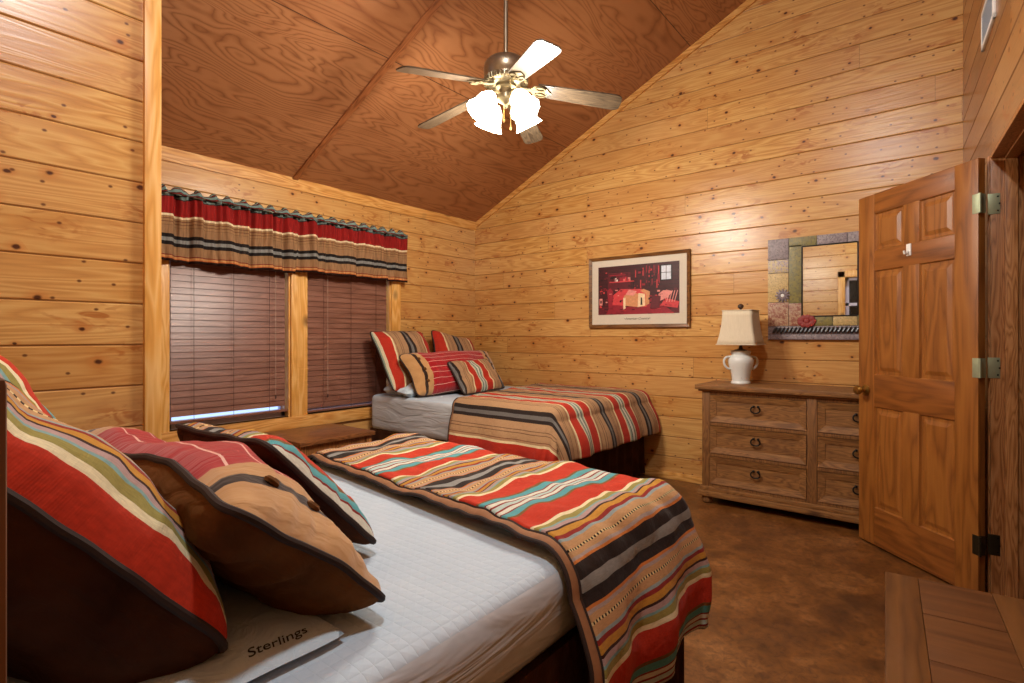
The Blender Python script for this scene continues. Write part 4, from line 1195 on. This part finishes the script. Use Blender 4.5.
tile(0, S, 0, .04, 'patch_purple'); tile(0, S, .04, .10, 'patch_purple', .004)
m = MB(); m.box(gx0 - .006, gx0 + .003, -.034, -.02, gz0, gz1, .002); m.box(gx1 - .003, gx1 + .006, -.034, -.02, gz0, gz1, .002); m.box(gx0, gx1, -.034, -.02, gz1 - .003, gz1 + .006, .002); m.box(gx0, gx1, -.034, -.02, gz0 - .006, gz0 + .003, .002)
obj('inner_lip', m, 'iron', mr)
m = MB()
for k in range(26):
    x_ = .05 + k * .0265
    m.tube([(x_ - .016, -.030, .050), (x_ - .006, -.040, .060), (x_ + .006, -.040, .080), (x_ + .016, -.030, .090)], [.004, .009, .009, .004], 8)
obj('rope_moulding', m, 'rope', mr)
m = MB()
for k in range(12):
    a = 2 * PI * k / 12
    m.tube([(.105 + .025 * math.cos(a), -.036, .33 + .025 * math.sin(a)), (.105 + .05 * math.cos(a), -.033, .33 + .05 * math.sin(a))], [.010, .006], 8)
m.tube([(.105 + .022 * math.cos(2 * PI * k / 20), -.038, .33 + .022 * math.sin(2 * PI * k / 20)) for k in range(20)], .008, 8, True)
ro = obj('rosette', m, 'patch_purple', mr)
obj('rosette_eye', MB().lathe([(0, 0), (.012, .002), (.012, .008), (0, .010)], 14, M_=Matrix.Rotation(PI / 2, 4, 'X'), c=(.105, -.036, .33)), 'white_p', ro)
m = MB()
for k in range(9):
    a = 2 * PI * k / 9
    m.lathe([(0, 0), (.022, .002), (.018, .008), (0, .010)], 10, M_=Matrix.Rotation(PI / 2, 4, 'X'), c=(.265 + .042 * math.cos(a), -.030 - .0005 * k, .135 + .028 * math.sin(a)))
m.lathe([(0, 0), (.02, .002), (.015, .010), (0, .012)], 12, M_=Matrix.Rotation(PI / 2, 4, 'X'), c=(.265, -.034, .135))
obj('enamel_flower', m, 'red_flower', mr)

# ------------------------------------------------------------------ low bench beside the doorway
BZ = .46
d = (1.22 - BZ) * 540 / 235
bn = thing('bench', 'low worn wooden bench in the lower right corner beside the doorway', 'bench', (0, 0, 0))
BP = Vector((4.08 - .0826 * d, -4.46 + 1.2125 * d, 0))
bn.location = BP; bn.rotation_euler = (0, 0, RWA)      # local x runs towards the camera, local y to the wall
BL, BW = 1.30, .345
def shrink(m_): return m_
obj('border_plank', MB().box(0, BL, 0, .085, BZ - .03, BZ, .004), 'bench_x', bn)
obj('border_plank', MB().box(0, BL, BW - .085, BW, BZ - .03, BZ, .004), 'bench_x', bn)
m = MB()
for k in range(5): m.box(.001 + k * .2598, .2590 + k * .2598, .0855, BW - .0855, BZ - .028, BZ - .001, .002)
obj('seat_planks', m, 'bench_y', bn)
for lx in (.05, BL - .05):
    for ly in (.04, BW - .04):
        obj('leg', MB().box(lx - .03, lx + .03, ly - .03, ly + .03, 0, BZ - .03, .004), 'bench_y', bn)
for bx in ((.05, BL - .05, .02, .045, BZ - .12, BZ - .03), (.05, BL - .05, BW - .045, BW - .02, BZ - .12, BZ - .03)):
    obj('apron', MB().box(*bx, .002), 'bench_x', bn)
